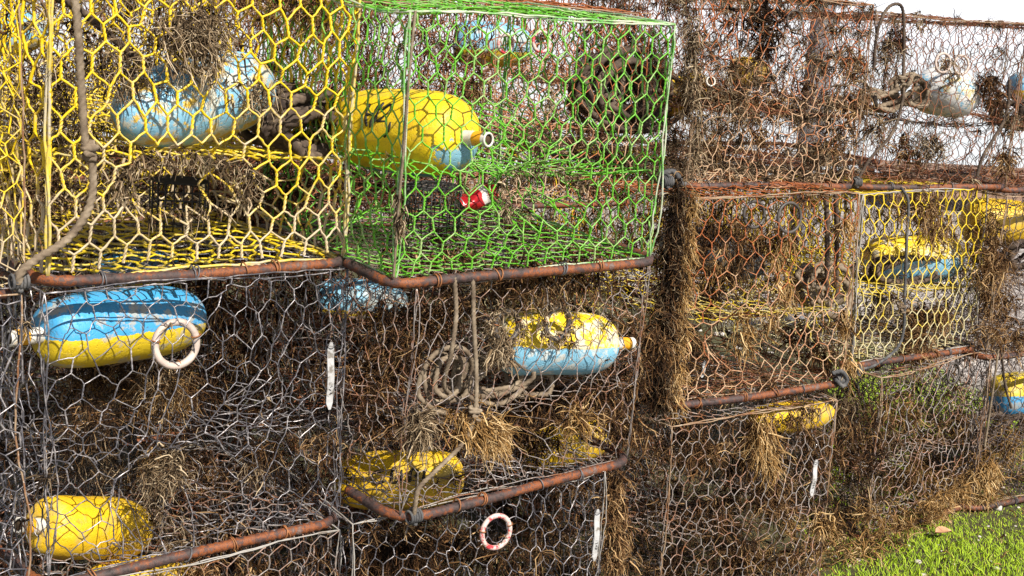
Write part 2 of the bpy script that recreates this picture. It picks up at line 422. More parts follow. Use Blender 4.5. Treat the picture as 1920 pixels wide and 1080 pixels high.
# ------------------------------------------------------------------ crab pots
POTS = {}
class Pot:
    def __init__(s, x, y, z, yaw, W, D, H, rx=0, ry=0):
        s.W, s.D, s.H = W, D, H
        om = Vector((rx, ry, 0)); ang = om.length
        R = Matrix.Rotation(yaw, 4, 'Z') @ (Matrix.Rotation(ang, 4, om.normalized()) if ang > 1e-6 else Matrix.Identity(4))
        s.M = Matrix.Translation(Vector((x, y, z + CAMH))) @ R
        s.Mi = s.M.inverted()
    def at(s, px, py, v=0.0):
        """world point where the line of sight of a photo pixel meets the plane v metres behind the pot's front"""
        o = s.Mi @ CO; d = s.Mi.to_3x3() @ pix_ray(px, py)
        t = (v - o.y) / d.y
        return CO + pix_ray(px, py) * t
    def loc(s, px, py, v=0.0): return s.Mi @ s.at(px, py, v)
    def w(s, p): return s.M @ Vector(p)

def rounded_rect(W, D, y0, rad, n=6, ext=.012, arm=None):
    if arm is not None:
        full = rounded_rect(W, D, y0, rad, n, ext)
        full = np.roll(full, -int(np.argmax(full[:, 1])), axis=0)      # start on the back bar, then keep the front and two short arms
        i0 = int(np.argmax(full[:, 0])) ; k = full[:, 1] < arm
        j = np.where(k)[0]; g = np.where(np.diff(j) > 1)[0]
        return np.vstack([full[j[g[0] + 1]:j[-1] + 1], full[j[0]:j[g[0]] + 1]]) if len(g) else full[j]
    pts = []
    hw = W / 2 + ext
    for cx, cy, a0 in ((hw - rad, -ext + rad, -90), (hw - rad, D + ext - rad, 0), (-hw + rad, D + ext - rad, 90), (-hw + rad, -ext + rad, 180)):
        for k in range(n + 1):
            a = math.radians(a0 + 90 * k / n); pts.append((cx + rad * math.cos(a), cy + rad * math.sin(a), y0))
    out = []
    for i in range(len(pts)):
        a, b = np.array(pts[i]), np.array(pts[(i + 1) % len(pts)])
        L = np.linalg.norm(b - a); m = max(1, int(L / .0075))
        for k in range(m): out.append(a + (b - a) * k / m)
    return np.array(out)

def torus_path(c, u, v, ru, rv=None, n=28):
    rv = rv or ru; a = np.arange(n) * 2 * PI / n
    return np.asarray(c) + np.cos(a)[:, None] * np.asarray(u) * ru + np.sin(a)[:, None] * np.asarray(v) * rv

def make_pot(key, pose, label, wire, seed, cw=.047, pitch=.043, r=.0018, jit=.003, front=True, funnels=(), grow=60, growlen=.035,
             edge='edge', growmat='growth', gn=9, K=3, group='stacked wire crab pots', inner=None, rebar_r=.0104, tangle=0.0, sidefun=True, floorwire=None, bulge=.014,
             strandr=.0008, skip=()):
    p = Pot(*pose); POTS[key] = p
    W, D, H = p.W, p.D, p.H; rs = Rnd(seed)
    root = bpy.data.objects.new('crab_pot', None); COL.objects.link(root)
    root.empty_display_size = .1; root.matrix_world = p.M
    tag(root, label, 'crab pot', group); p.root = root
    nodes = []
    kw = dict(cw=cw, pitch=pitch, r=r, jit=jit, K=K if front else 2, sides=5 if front else 4, nodes=nodes, tangle=tangle, bulge=bulge)
    fl = []
    for (px, py, rx, ry, dp) in funnels:
        l = p.loc(px, py); fl.append((l.x + W / 2, l.z, rx, ry, dp))
    sf = [(D * .5, H * .24, .12, .085, .12)] if sidefun else []
    def panel(name, mat, org, eu, ev, w, h, **k2):
        mb = MB(); kk = dict(kw); kk.update(k2)
        hexnet(mb, rs, org, eu, ev, w, h, **kk)
        return mb.build(name, M[mat], root)
    X, Y, Z = (1, 0, 0), (0, 1, 0), (0, 0, 1)
    if 'front' not in skip: panel('front_netting', wire, (-W / 2, 0, 0), X, Z, W, H, funnels=fl, twist=front and K > 3)
    panel('side_netting', wire, (-W / 2, D, 0), (0, -1, 0), Z, D, H, funnels=sf)
    panel('side_netting', inner or wire, (W / 2, 0, 0), Y, Z, D, H, funnels=sf)
    panel('back_netting', inner or wire, (W / 2, D, 0), (-1, 0, 0), Z, W, H)
    panel('top_netting', wire, (-W / 2, 0, H), X, Y, W, D)
    panel('floor_netting', floorwire or wire, (W / 2, 0, 0.004), (-1, 0, 0), Y, W, D)
    hd = H * .44
    a1, a2 = .05 + .05 * rs.rand(), rs.rand() * 2
    shp = lambda x, y: np.stack([0 * x, 0 * x, (.07 * np.clip(y / D - .45, 0, 1) * 1.8 + a1 * .3 * np.sin(7 * x + a2) * np.sin(PI * np.clip(y / D, 0, 1)))], -1)
    panel('divider_netting', inner or floorwire or wire, (-W / 2, .006, hd - .03), X, Y, W, D - .012, shape=shp)
    # selvedge wires along the box edges
    mb = MB(); hw = W / 2
    C = lambda u, v, w: np.array([u * hw, v * D, w * H])
    E = [(C(-1, 0, 0), C(-1, 0, 1)), (C(1, 0, 0), C(1, 0, 1)), (C(-1, 0, 1), C(1, 0, 1)), (C(-1, 0, 0), C(1, 0, 0)), (C(-1, 1, 0), C(-1, 1, 1)),
         (C(1, 1, 0), C(1, 1, 1)), (C(-1, 1, 1), C(1, 1, 1)), (C(-1, 0, 1), C(-1, 1, 1)), (C(1, 0, 1), C(1, 1, 1)), (C(-1, 0, 0), C(-1, 1, 0)), (C(1, 0, 0), C(1, 1, 0))]
    for q, (a, b) in enumerate(E):
        if not front and q > 3: continue
        for s_ in range(2 if front else 1):
            t = np.linspace(0, 1, 26)[:, None]
            wv = rs.randn(3, 3) * .0035
            pth = a * (1 - t) + b * t + sum(np.sin(t * PI * (k + 1)) * wv[k] for k in range(3)) + rs.randn(26, 3) * .0009
            pth[0], pth[-1] = a, b
            ptube(mb, pth, r * (1.25 if front else 1.3), 5)
    mb.build('edge_wire', M[edge], root)
    # rusted iron base frame with ribs
    mb = MB(); path = rounded_rect(W, D, -.003, .045 + .03 * rs.rand(), ext=.014, arm=.17 if front else None)
    path[:, 2] += np.sin(path[:, 0] * 8 + seed) * .0025
    if front:
        rr = rebar_r * (1 + .095 * ((np.arange(len(path)) % 2) * 2 - 1))
        ptube(mb, path, rr, 9)
    else: ptube(mb, path[::6], rebar_r, 6, closed=True)
    mb.build('base_frame', M['rebar'], root)
    if front:
        for k in range(4):
            xx = -hw + W * (.1 + .8 * (k + rs.rand() * .7) / 4); mb = MB()
            for q in range(rs.randint(1, 3)):
                ptube(mb, torus_path((xx + q * .006, -.014, -.001), (0, 1, .1), (rs.randn() * .25, 0, 1), rebar_r + .0025, n=12), .0016, 5, closed=True)
            mb.build('clip', M['clip' if rs.rand() < .6 else 'clipgrey'], root)
    # dried weed caught on the wires
    if grow:
        N = np.concatenate(nodes); N = N[rs.randint(0, len(N), grow)]
        mb = MB()
        big = rs.rand(grow) ** 3
        for lev, (lo, hi) in enumerate(((0, .3), (.3, 1.1))):
            k = (big >= lo) & (big < hi)
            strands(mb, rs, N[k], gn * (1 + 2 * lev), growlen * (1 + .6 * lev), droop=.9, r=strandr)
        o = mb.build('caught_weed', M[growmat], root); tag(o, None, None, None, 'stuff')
    for o in list(root.children): pass
    p.rs = rs
    return p

def tuft(p, px, py, v, n, length, mat='growth', name='weed_tuft', dirs=(0, 0, -.3), spread=1.0, droop=.8, r=.00105, size=(.012, .012, .012), seed=0, curl=.35, label=None, tone=(.22, 1.15)):
    """a separate clump of weed on pot p at photo pixel (px,py), v behind the front"""
    rs = Rnd(seed + int(px) * 7 + int(py)); c = np.array(p.loc(px, py, v))
    mb = MB(); pts = c + rs.randn(max(1, n // 4), 3) * np.array(size)
    strands(mb, rs, pts, 4, length, spread=spread, droop=droop, dirs=dirs, r=r, K=5, curl=curl, tone=tone)
    o = mb.build(name, M[mat], p.root)
    if label: o['label'] = label
    return o

def ring_on(p, px, py, rad, mat, tube=.0075, v=-.006, squash=1.0, name='escape_ring', label=None, ties=True):
    c = np.array(p.loc(px, py, v)); mb = MB()
    ptube(mb, torus_path(c, (1, 0, 0), (0, .08, squash), rad, n=40), tube, 8, closed=True)
    o = mb.build(name, M[mat], p.root)
    if label: o['label'] = label
    if ties:
        for a in (0.3, 2.9, -1.4):
            m2 = MB(); q = c + np.array([math.cos(a), 0, math.sin(a) * squash]) * rad
            ptube(m2, torus_path(q, (math.cos(a), 0, math.sin(a)), (0, 1, 0), tube + .0015, n=12), .0013, 5, closed=True)
            m2.build('ring_tie', M['clip'], o)
    return o

def strip_tag(p, px0, py0, px1, py1, w=.011, v=-.008, label=None):
    a, b = np.array(p.loc(px0, py0, v)), np.array(p.loc(px1, py1, v)); d = b - a; L = np.linalg.norm(d); d /= L
    s = np.cross(d, [0, 1, 0]); s /= np.linalg.norm(s); n = np.array([0, 1., 0])
    mb = MB(); prof = []
    for k in range(11):
        t = k / 10; ww = w / 2 * (1 if .06 < t < .94 else .7 if 0 < t < 1 else .35)
        c = a + d * L * t + n * .002 * math.sin(t * 9)
        prof.append([c - s * ww - n * .0012, c + s * ww - n * .0012, c + s * ww + n * .0012, c - s * ww + n * .0012])
    V = np.array(prof).reshape(-1, 3); idx = np.arange(44).reshape(11, 4); i2 = np.roll(idx, -1, 1)
    Q = np.stack([idx[:-1], i2[:-1], i2[1:], idx[1:]], -1).reshape(-1, 4)
    mb.add(V, np.vstack([Q, [idx[0][::-1]], [idx[-1]]]))
    o = mb.build('identity_tag', M['tag'], p.root, smooth=False)
    if label: o['label'] = label
    m2 = MB(); ptube(m2, torus_path(a + d * .006, (1, 0, 0), (0, 1, 0), .008, n=10), .001, 4, closed=True); m2.build('tag_tie', M['clipgrey'], o)
    # scribbled number as short dark strokes
    m3 = MB(); rs = Rnd(int(px0))
    for k in range(5):
        c = a + d * L * (.52 + .055 * k) - n * .0024
        q = np.array([c + s * rs.uniform(-.3, .3) * w, c + d * .003 + s * rs.uniform(-.35, .35) * w, c + d * .005 * rs.rand() + s * rs.uniform(-.3, .3) * w])
        ptube(m3, q, .0007, 4)
    m3.build('tag_writing', M['ink'], o)
    return o

# ------------------------------------------------------------------ floats, ropes
def make_buoy(label, a, b, R, mat, stick=None, flat=.5, seed=0, up=(0, 0, 1), roll=0.0, marks=None, stick_len=.07, group='crab pot floats', p_=(4.5, 2.4), groove=False, squash=1.0, mark_dx=0.0):
    """bullet-shaped foam float from world point a (butt) to b (nose, local +x)"""
    a, b = Vector(a), Vector(b); L = (b - a).length; x = (b - a).normalized()
    z = Vector(up) - x * Vector(up).dot(x); z.normalize(); z = Matrix.Rotation(roll, 3, x) @ z; y = z.cross(x)
    root = bpy.data.objects.new('float_buoy', None); COL.objects.link(root); root.empty_display_size = .05
    c = (a + b) / 2
    root.matrix_world = Matrix(((x.x, y.x, z.x, c.x), (x.y, y.y, z.y, c.y), (x.z, y.z, z.z, c.z), (0, 0, 0, 1)))
    tag(root, label, 'buoy', group)
    rs = Rnd(seed + 5); n, m = 44, 48
    prof = []
    for k in range(n + 1):
        th = -PI / 2 + PI * k / n
        xx = math.copysign(abs(math.sin(th)) ** (2 / p_[0] if th < 0 else 2 / p_[1]), th) * L / 2
        rr = abs(math.cos(th)) ** (2 / p_[0] if th < 0 else 2 / p_[1]) * R
        prof.append((xx, max(rr, .0004)))
    prof = np.array(prof); ang = np.arange(m) * 2 * PI / m
    wv = wavy(rs, .0012, 5, 40)
    rad = prof[:, 1][:, None] + wv(prof[:, 0][:, None], ang[None, :] * .03) * (prof[:, 1][:, None] > .01)
    if groove:
        ga = .9
        rad -= .007 * np.exp(-((np.angle(np.exp(1j * (ang[None, :] - ga)))) / .10) ** 2) * (prof[:, 1][:, None] > .02)
    V = np.stack([np.broadcast_to(prof[:, 0][:, None], rad.shape), rad * np.cos(ang), rad * np.sin(ang) * squash], -1)
    idx = np.arange((n + 1) * m).reshape(n + 1, m); i2 = np.roll(idx, -1, 1)
    mb = MB(); mb.add(V, np.stack([idx[:-1], i2[:-1], i2[1:], idx[1:]], -1).reshape(-1, 4))
    mb.build('float_body', M[mat], root)
    for end in (stick or '').split():
        s = 1 if end == 'nose' else -1; x0 = s * (L / 2 - .012); sr = .0150
        lens = [(0, .45, 'stick_white'), (.45, .85, 'stick_orange'), (.85, 1, 'stick_white')]
        full = MB(); pth = [(x0 + s * (stick_len + .012) * t, 0, 0) for t in (0, .5, 1)]
        tb = MB(); ptube(tb, pth, sr * .93, 18, cap=False)
        st = tb.build('spindle', M['stick_white'], root)
        for t0, t1, mm in lens:
            q = MB(); xs = np.linspace(t0, t1, 6)
            ptube(q, [(x0 + s * (.012 + stick_len * t), 0, 0) for t in xs], sr, 18, cap=False)
            # rim
            if t1 == 1: ptube(q, torus_path((x0 + s * (.012 + stick_len), 0, 0), (0, 1, 0), (0, 0, 1), sr * .86, n=18), sr * .16, 6, closed=True)
            q.build('tape_band' if mm == 'stick_orange' else 'spindle_sleeve', M[mm], st)
        q = MB(); ptube(q, [(x0 + s * (.008 + stick_len), 0, 0), (x0 + s * (.009 + stick_len), 0, 0)], sr * .8, 14); q.build('spindle_hole_shade', M['holeshade'], st)  # dark disc just inside the rim paints the shade of the bore
    if marks:
        mk = MB()
        for st_ in marks:                       # strokes in (x, angle) pairs on the skin
            pts = spline([(u + mark_dx, t, 0) for u, t in st_], 14)
            xs, tt = pts[:, 0], pts[:, 1]
            rr = np.interp(xs, prof[:, 0], prof[:, 1]) + .0004
            ptube(mk, np.stack([xs, rr * np.cos(tt), rr * np.sin(tt) * squash], -1), .0026 * (1.25 + .35 * np.sin(np.arange(len(xs)) * .8)), 6)
        mk.build('painted_marks', M['ink'], root)
    return root

def rope_obj(name, label, paths, r, mat='rope', group=None, cat='rope', parent=None, inv=None, lobes=3, sides=10, twist=None):
    mb = MB()
    for pth in paths:
        P = np.asarray(pth, float)
        if inv is not None: P = np.array([inv @ Vector(q) for q in P])
        ptube(mb, P, r, sides, lobes=lobes, twist=(twist or 2.3 / r / 2.2))
    o = mb.build(name, M[mat], parent)
    if parent is None: tag(o, label, cat, group)
    elif label: o['label'] = label
    return o

def coil(p, px, py, v, rx, rz, loops, rs, ry=.05, jit=.3, n=None, tail=None):
    """loose hank of rope around a photo pixel inside pot p -> world path"""
    c = np.array(p.loc(px, py, v)); k = loops * 9; a = np.arange(k) * 2 * PI / 9 + rs.rand() * 6
    amp = 1 + wavy(rs, jit, 3, 1)(a / 3, 0)
    q = np.stack([c[0] + np.cos(a) * rx * amp + rs.randn(k) * rx * .07, c[1] + np.sin(a * .37 + 1) * ry + rs.randn(k) * ry * .25, c[2] + np.sin(a) * rz * amp + rs.randn(k) * rz * .08], -1)
    if tail is not None: q = np.vstack([[p.loc(*tail)], q])
    P = spline(q, k * (n or 12))
    return [p.w(x) for x in P]

def line_px(p, pts, n=170):
    P = spline([p.loc(*q) for q in pts], n); return [p.w(x) for x in P]

# ================================================================== THE PLACE
# ------------------------------------------------------------------ ground, water
def ground():
    m, nt, bs = newmat('gravel_ground')
    tc = nt.nodes.new('ShaderNodeTexCoord'); vec = tc.outputs['Object']
    n1 = noise(nt, .8, 5, .6, vec=vec); n2 = noise(nt, 26, 6, .75, vec=vec); n3 = noise(nt, 130, 3, .7, vec=vec)
    gravel = ramp(nt, n2, [(.30, (.14, .11, .10)), (.50, (.36, .32, .30)), (.62, (.60, .55, .53)), (.75, (.72, .68, .68))])
    soil = ramp(nt, n3, [(.3, (.025, .02, .008)), (.5, (.07, .07, .02)), (.7, (.16, .12, .06))])
    sx = nt.nodes.new('ShaderNodeSeparateXYZ'); nt.links.new(vec, sx.inputs[0])
    f = math_(nt, 'MULTIPLY_ADD', math_(nt, 'SUBTRACT', n1, .5), 1.6, math_(nt, 'MULTIPLY_ADD', sx.outputs['X'], 1.2, sx.outputs['Y']))
    far = ramp(nt, math_(nt, 'DIVIDE', f, 16.0), [(.50, (0, 0, 0)), (.54, (1, 1, 1))])
    nt.links.new(mix(nt, far, soil, gravel), bs.inputs['Base Color']); bs.inputs['Roughness'].default_value = .95
    bump(nt, bs, n2, 1, .02)
    rs = Rnd(3); n = 120
    xs = np.concatenate([np.linspace(-60, -4, 12), np.linspace(-3.8, 8, n), np.linspace(9, 90, 12)])
    ys = np.concatenate([np.linspace(-60, -2, 8), np.linspace(-1.5, 13.5, n)])
    X, Y = np.meshgrid(xs, ys, indexing='ij'); w1, w2 = wavy(rs, .012, 5, 2), wavy(rs, .006, 5, 9)
    Z = w1(X, Y) + w2(X, Y)
    idx = np.arange(X.size).reshape(X.shape)
    mb = MB(); mb.add(np.stack([X, Y, Z], -1), np.stack([idx[:-1, :-1], idx[1:, :-1], idx[1:, 1:], idx[:-1, 1:]], -1).reshape(-1, 4))
    o = mb.build('ground', m); tag(o, 'bare soil turning to pale gravel behind the pots', None, None, 'structure')
    return lambda x, y: w1(x, y) + w2(x, y)
GZ = ground()
def flat(name, x0, x1, y0, y1, z, mat, label):
    mb = MB(); mb.add([(x0, y0, z), (x1, y0, z), (x1, y1, z), (x0, y1, z)], [(0, 1, 2, 3)])
    o = mb.build(name, mat, smooth=False); tag(o, label, None, None, 'structure')
mw, nt, bs = newmat('pale_water'); bs.inputs['Base Color'].default_value = (.50, .54, .56, 1); bs.inputs['Roughness'].default_value = .22
bump(nt, bs, noise(nt, 3, 3), .25, .03)
flat('water', -1500, 1500, 13.5, 2500, -.35, mw, 'bright pale water beyond the yard')

# ------------------------------------------------------------------ the stacks of pots
fit = dict(
 A=(-0.578, 2.335, -0.493, 0.726, 0.61, 0.61, 0.54, 0.024, 0.026), B=(0.038, 2.561, -0.502, 0.627, 0.651, 0.61, 0.511, 0.052, -0.008),
 C=(-0.57, 2.286, -1.035, 0.706, 0.61, 0.61, 0.531, -0.001, 0.012), E=(0.047, 2.61, -0.994, 0.722, 0.659, 0.61, 0.478, 0.039, 0.009),
 D=(0.691, 3.341, -0.965, 0.524, 0.636, 0.61, 0.543, -0.021, -0.011), Y=(1.332, 4.002, -0.998, 0.598, 0.615, 0.61, 0.537, -0.049, -0.006),
 R=(0.735, 3.64, -0.424, 0.487, 0.609, 0.61, 0.531, 0, 0.013), S=(1.361, 4.112, -0.453, 0.416, 0.611, 0.61, 0.537, -0.017, 0.008),
 G3=(0.681, 3.234, -1.535, 0.58, 0.601, 0.61, 0.543, -0.011, 0.002), G4=(1.422, 3.98, -1.55, 0.672, 0.621, 0.61, 0.535, -0.014, -0.026),
 G2=(-0.018, 2.579, -1.55, 0.586, 0.64, 0.61, 0.541, 0, -0.025), G1=(-0.563, 2.245, -1.585, 0.68, 0.61, 0.61, 0.536, 0, -0.002))

A = make_pot('A', fit['A'], 'bright yellow wire crab pot with whitened lower mesh holding a faded blue float', 'yellow', 11, cw=.048, pitch=.048, r=.0023, jit=.004,
             funnels=[(345, 345, .14, .072, .13)], grow=40, growlen=.025, edge='yellowedge', growmat='growthgrey', gn=8, K=4, floorwire='yellowflat')
B = make_pot('B', fit['B'], 'bright green wire crab pot holding the large glossy yellow float', 'green', 22, cw=.046, pitch=.044, r=.00165, jit=.003,
             funnels=[(1015, 362, .12, .065, .13)], grow=16, growlen=.02, edge='greenedge', growmat='growthgrey', gn=7, K=4)
Cc = make_pot('C', fit['C'], 'corroded silvery wire crab pot at lower left with a white ring on its mesh', 'galv', 33, cw=.050, pitch=.046, r=.0011, jit=.0065,
             funnels=[(335, 930, .135, .10, .12)], grow=60, growlen=.025, edge='galv', growmat='growthgrey', gn=8, K=4)
E_ = make_pot('E', fit['E'], 'weedy grey wire crab pot under the green one, with a tan rope down its front', 'galv2', 44, cw=.046, pitch=.044, r=.00098, jit=.006,
             funnels=[(960, 830, .12, .07, .12)], grow=170, growlen=.028, edge='galv2', gn=9, K=4)
D = make_pot('D', fit['D'], 'rusty tan wire crab pot with a thick fringe of weed down its left corner', 'rust', 55, cw=.047, pitch=.045, r=.00135, jit=.005,
             funnels=[(1400, 640, .12, .08, .12)], grow=260, growlen=.028, edge='edgerust', gn=8, K=4, inner='yellow2', floorwire='rustdark')
Y = make_pot('Y', fit['Y'], 'yellow wire crab pot whitening toward its floor, right of the rusty tan pot', 'yellow2', 66, cw=.042, pitch=.045, r=.0018, jit=.003,
             grow=150, growlen=.05, edge='edge', gn=9, K=3)
Rr = make_pot('R', fit['R'], 'rust red weed matted crab pot on the top tier right of the green pot', 'rust', 77, cw=.038, pitch=.036, r=.0013, jit=.009,
             grow=1150, growlen=.032, edge='edgerust', growmat='growthgrey', gn=9, K=3, inner='rustdark', tangle=.06)
S = make_pot('S', fit['S'], 'dark wire crab pot on the top tier holding a white and blue float', 'rustdark', 88, cw=.044, pitch=.042, r=.0010, jit=.006,
             grow=170, growlen=.03, edge='edgerust', growmat='growthgrey', gn=8, K=3, inner='dark', tangle=.05)
G1 = make_pot('G1', fit['G1'], 'dark wire crab pot on the ground directly under the silvery pot', 'galv2', 99, cw=.046, pitch=.044, r=.0012, jit=.005, grow=120, growlen=.05)
G2 = make_pot('G2', fit['G2'], 'grey wire crab pot on the ground tier with a red and white ring', 'galv', 111, cw=.044, pitch=.043, r=.0011, jit=.0055, grow=150, growlen=.03, gn=9, K=4)
G3 = make_pot('G3', fit['G3'], 'brown wire crab pot on the ground tier under the rusty tan pot', 'galv2', 122, cw=.038, pitch=.038, r=.0012, jit=.0055, grow=560, growlen=.035, edge='edgerust', gn=8, K=3)
G4 = make_pot('G4', fit['G4'], 'weed choked wire crab pot standing on the grass at the end of the front row', 'galv2', 133, cw=.036, pitch=.036, r=.0014, jit=.007,
             grow=380, growlen=.038, edge='edgerust', gn=8, K=3, tangle=.08)

FY = .50
def nextto(P, pose, dx, dy=0.0, dz=0.0, yaw=None, W=.61, H=.535):
    x, y, z, yw = pose[:4]; c, s = math.cos(yw), math.sin(yw)
    return (x + dx * c - dy * s, y + dx * s + dy * c, z + dz, yaw if yaw is not None else yw, W, .61, H, .005, .005)
F2 = make_pot('F2', (1.86, 4.27, -1.015, .56, .61, .61, .54, 0, 0), 'dark wire crab pot at right edge holding a yellow float with black marks', 'dark', 144, cw=.044, r=.0012, jit=.005, grow=200, growlen=.04, edge='edgerust')
F1 = make_pot('F1', (1.87, 4.25, -1.55, .56, .61, .61, .53, 0, 0), 'dark crab pot on the grass at right edge with a blue and yellow float', 'dark', 155, cw=.044, r=.0012, jit=.005, grow=200, growlen=.05, edge='edgerust')
F3 = make_pot('F3', (1.90, 4.36, -0.463, .50, .61, .61, .54, 0, 0), 'thin wire crab pot on the top tier cut off by the right edge', 'rustdark', 166, cw=.044, r=.0011, jit=.005, grow=60, growlen=.03, edge='edgerust', tangle=.05)

def back(key, pose, label, wire, seed, grow=260, **k):
    kk = dict(front=False, r=.0014, jit=.006, growlen=.045, edge='edgerust', growmat='growthdarkshade', gn=7, strandr=.0012, rebar_r=.008, group='crab pots stacked in the rows behind')  # back-row weed coloured darker so the interiors look shaded
    kk.update(k)
    return make_pot(key, pose, label, wire, seed, grow=grow, **kk)
fA, fB, fC, fE, fD, fY, fR = (fit[k] for k in 'ABCEDYR')
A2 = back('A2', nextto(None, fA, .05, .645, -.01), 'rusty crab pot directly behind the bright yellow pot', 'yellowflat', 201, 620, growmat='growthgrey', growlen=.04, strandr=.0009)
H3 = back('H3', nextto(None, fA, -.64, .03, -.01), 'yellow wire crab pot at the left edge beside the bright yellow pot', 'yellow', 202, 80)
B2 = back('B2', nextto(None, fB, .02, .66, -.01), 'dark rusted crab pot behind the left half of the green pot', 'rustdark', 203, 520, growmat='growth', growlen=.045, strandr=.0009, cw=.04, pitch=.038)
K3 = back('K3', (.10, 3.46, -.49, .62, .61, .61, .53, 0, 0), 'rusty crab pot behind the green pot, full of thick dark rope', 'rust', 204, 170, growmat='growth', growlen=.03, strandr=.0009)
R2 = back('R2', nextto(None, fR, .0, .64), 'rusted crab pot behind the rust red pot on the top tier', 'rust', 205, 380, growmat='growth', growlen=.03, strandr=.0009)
C2 = back('C2', nextto(None, fC, .03, .66), 'dark weedy crab pot behind the silvery pot', 'dark', 206, 220, growmat='growthdarkshade')
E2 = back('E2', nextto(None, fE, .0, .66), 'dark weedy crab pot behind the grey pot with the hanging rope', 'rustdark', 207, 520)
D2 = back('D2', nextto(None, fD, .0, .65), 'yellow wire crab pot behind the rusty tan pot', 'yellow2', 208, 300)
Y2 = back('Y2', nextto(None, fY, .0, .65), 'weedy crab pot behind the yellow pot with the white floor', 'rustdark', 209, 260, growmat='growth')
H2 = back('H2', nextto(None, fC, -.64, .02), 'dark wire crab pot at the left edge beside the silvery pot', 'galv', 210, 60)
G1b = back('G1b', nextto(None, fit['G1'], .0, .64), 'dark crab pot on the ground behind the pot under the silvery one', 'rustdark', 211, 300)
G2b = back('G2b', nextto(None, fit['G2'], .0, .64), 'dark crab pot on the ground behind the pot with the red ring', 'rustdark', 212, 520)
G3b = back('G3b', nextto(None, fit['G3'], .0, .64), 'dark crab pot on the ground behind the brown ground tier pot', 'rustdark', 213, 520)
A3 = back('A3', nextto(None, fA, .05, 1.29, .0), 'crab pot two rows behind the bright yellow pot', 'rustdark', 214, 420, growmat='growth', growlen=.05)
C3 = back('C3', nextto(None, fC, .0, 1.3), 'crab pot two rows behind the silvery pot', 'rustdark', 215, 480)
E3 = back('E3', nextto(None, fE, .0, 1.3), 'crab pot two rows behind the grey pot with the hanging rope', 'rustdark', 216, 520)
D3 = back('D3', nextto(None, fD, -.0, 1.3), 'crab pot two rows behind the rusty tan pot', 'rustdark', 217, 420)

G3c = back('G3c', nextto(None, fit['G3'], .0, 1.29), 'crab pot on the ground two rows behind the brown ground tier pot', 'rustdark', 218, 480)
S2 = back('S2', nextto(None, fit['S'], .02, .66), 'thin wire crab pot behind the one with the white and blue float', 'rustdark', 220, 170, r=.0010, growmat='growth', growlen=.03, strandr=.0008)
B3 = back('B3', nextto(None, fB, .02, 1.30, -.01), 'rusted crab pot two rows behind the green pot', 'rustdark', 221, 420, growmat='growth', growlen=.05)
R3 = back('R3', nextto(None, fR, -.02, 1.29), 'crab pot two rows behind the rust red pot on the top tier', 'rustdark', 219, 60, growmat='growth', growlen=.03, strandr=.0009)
# ------------------------------------------------------------------ floats
def px_buoy(p, a, b, R, mat, label, **k):
    return make_buoy(label, p.at(*a), p.at(*b), R, mat, **k)
H_ = [[(-.095, 2.45), (-.092, 2.75), (-.083, 3.0)], [(-.066, 2.45), (-.070, 2.75), (-.073, 3.02)], [(-.092, 2.72), (-.07, 2.70)],
      [(-.052, 2.62), (-.035, 2.42), (-.03, 2.60), (-.048, 2.82), (-.055, 2.86), (-.03, 2.84)], [(-.058, 2.38), (-.062, 2.9)], [(-.03, 3.2), (-.018, 3.05), (-.016, 2.85)]]
px_buoy(B, (655, 238, .38), (872, 258, .05), .087, 'b_yellow', 'large glossy yellow float with black painted marks inside the green pot', stick='nose', marks=H_, mark_dx=.062, seed=1, stick_len=.062, p_=(4, 3.6))
px_buoy(A, (484, 160, .20), (224, 222, .05), .082, 'b_fadedblue', 'faded scuffed blue float in the yellow pot', seed=2, roll=.3, groove=True, p_=(4, 2.2))
px_buoy(Cc, (372, 592, .20), (76, 628, .12), .072, 'b_bluyel', 'blue over yellow float near the top of the silvery pot', stick='nose', seed=3, roll=.05, p_=(3, 4.5), stick_len=.062)
px_buoy(E_, (935, 643, .10), (1143, 644, .05), .073, 'b_yelblu', 'yellow over blue float lying in the grey pot under the green one', stick='nose', seed=4, p_=(4, 4.0), stick_len=.066)
mk2 = [[(-.02, 2.5), (-.045, 2.6), (-.04, 2.9), (-.015, 2.85)], [(.0, 2.5), (.0, 2.9), (.02, 2.8), (.022, 2.5)], [(.04, 2.9), (.045, 2.5), (.06, 2.6), (.05, 2.75)], [(.075, 2.5), (.07, 2.9)]]
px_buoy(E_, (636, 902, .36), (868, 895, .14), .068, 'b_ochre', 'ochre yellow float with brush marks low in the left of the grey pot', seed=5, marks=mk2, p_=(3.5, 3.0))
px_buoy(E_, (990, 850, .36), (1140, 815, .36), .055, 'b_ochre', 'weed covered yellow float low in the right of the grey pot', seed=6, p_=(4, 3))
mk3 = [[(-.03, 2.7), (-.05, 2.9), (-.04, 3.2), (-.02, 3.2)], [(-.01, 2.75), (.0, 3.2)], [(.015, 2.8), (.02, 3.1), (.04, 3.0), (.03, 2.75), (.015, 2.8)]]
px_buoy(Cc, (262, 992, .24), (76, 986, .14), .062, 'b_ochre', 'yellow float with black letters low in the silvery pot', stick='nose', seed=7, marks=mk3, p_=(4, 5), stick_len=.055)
px_buoy(B2, (852, 78, .25), (1000, 88, .16), .062, 'b_ltblue', 'light blue float with a yellow underside seen through the back of the green pot', seed=8)
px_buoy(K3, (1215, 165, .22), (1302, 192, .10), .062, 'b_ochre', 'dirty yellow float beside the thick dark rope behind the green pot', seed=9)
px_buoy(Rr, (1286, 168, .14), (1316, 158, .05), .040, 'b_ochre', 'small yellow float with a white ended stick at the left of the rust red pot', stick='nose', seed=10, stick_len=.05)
px_buoy(R2, (1372, 135, .30), (1438, 137, .28), .055, 'b_ochre', 'bright yellow float end behind the rust red pot', seed=11)
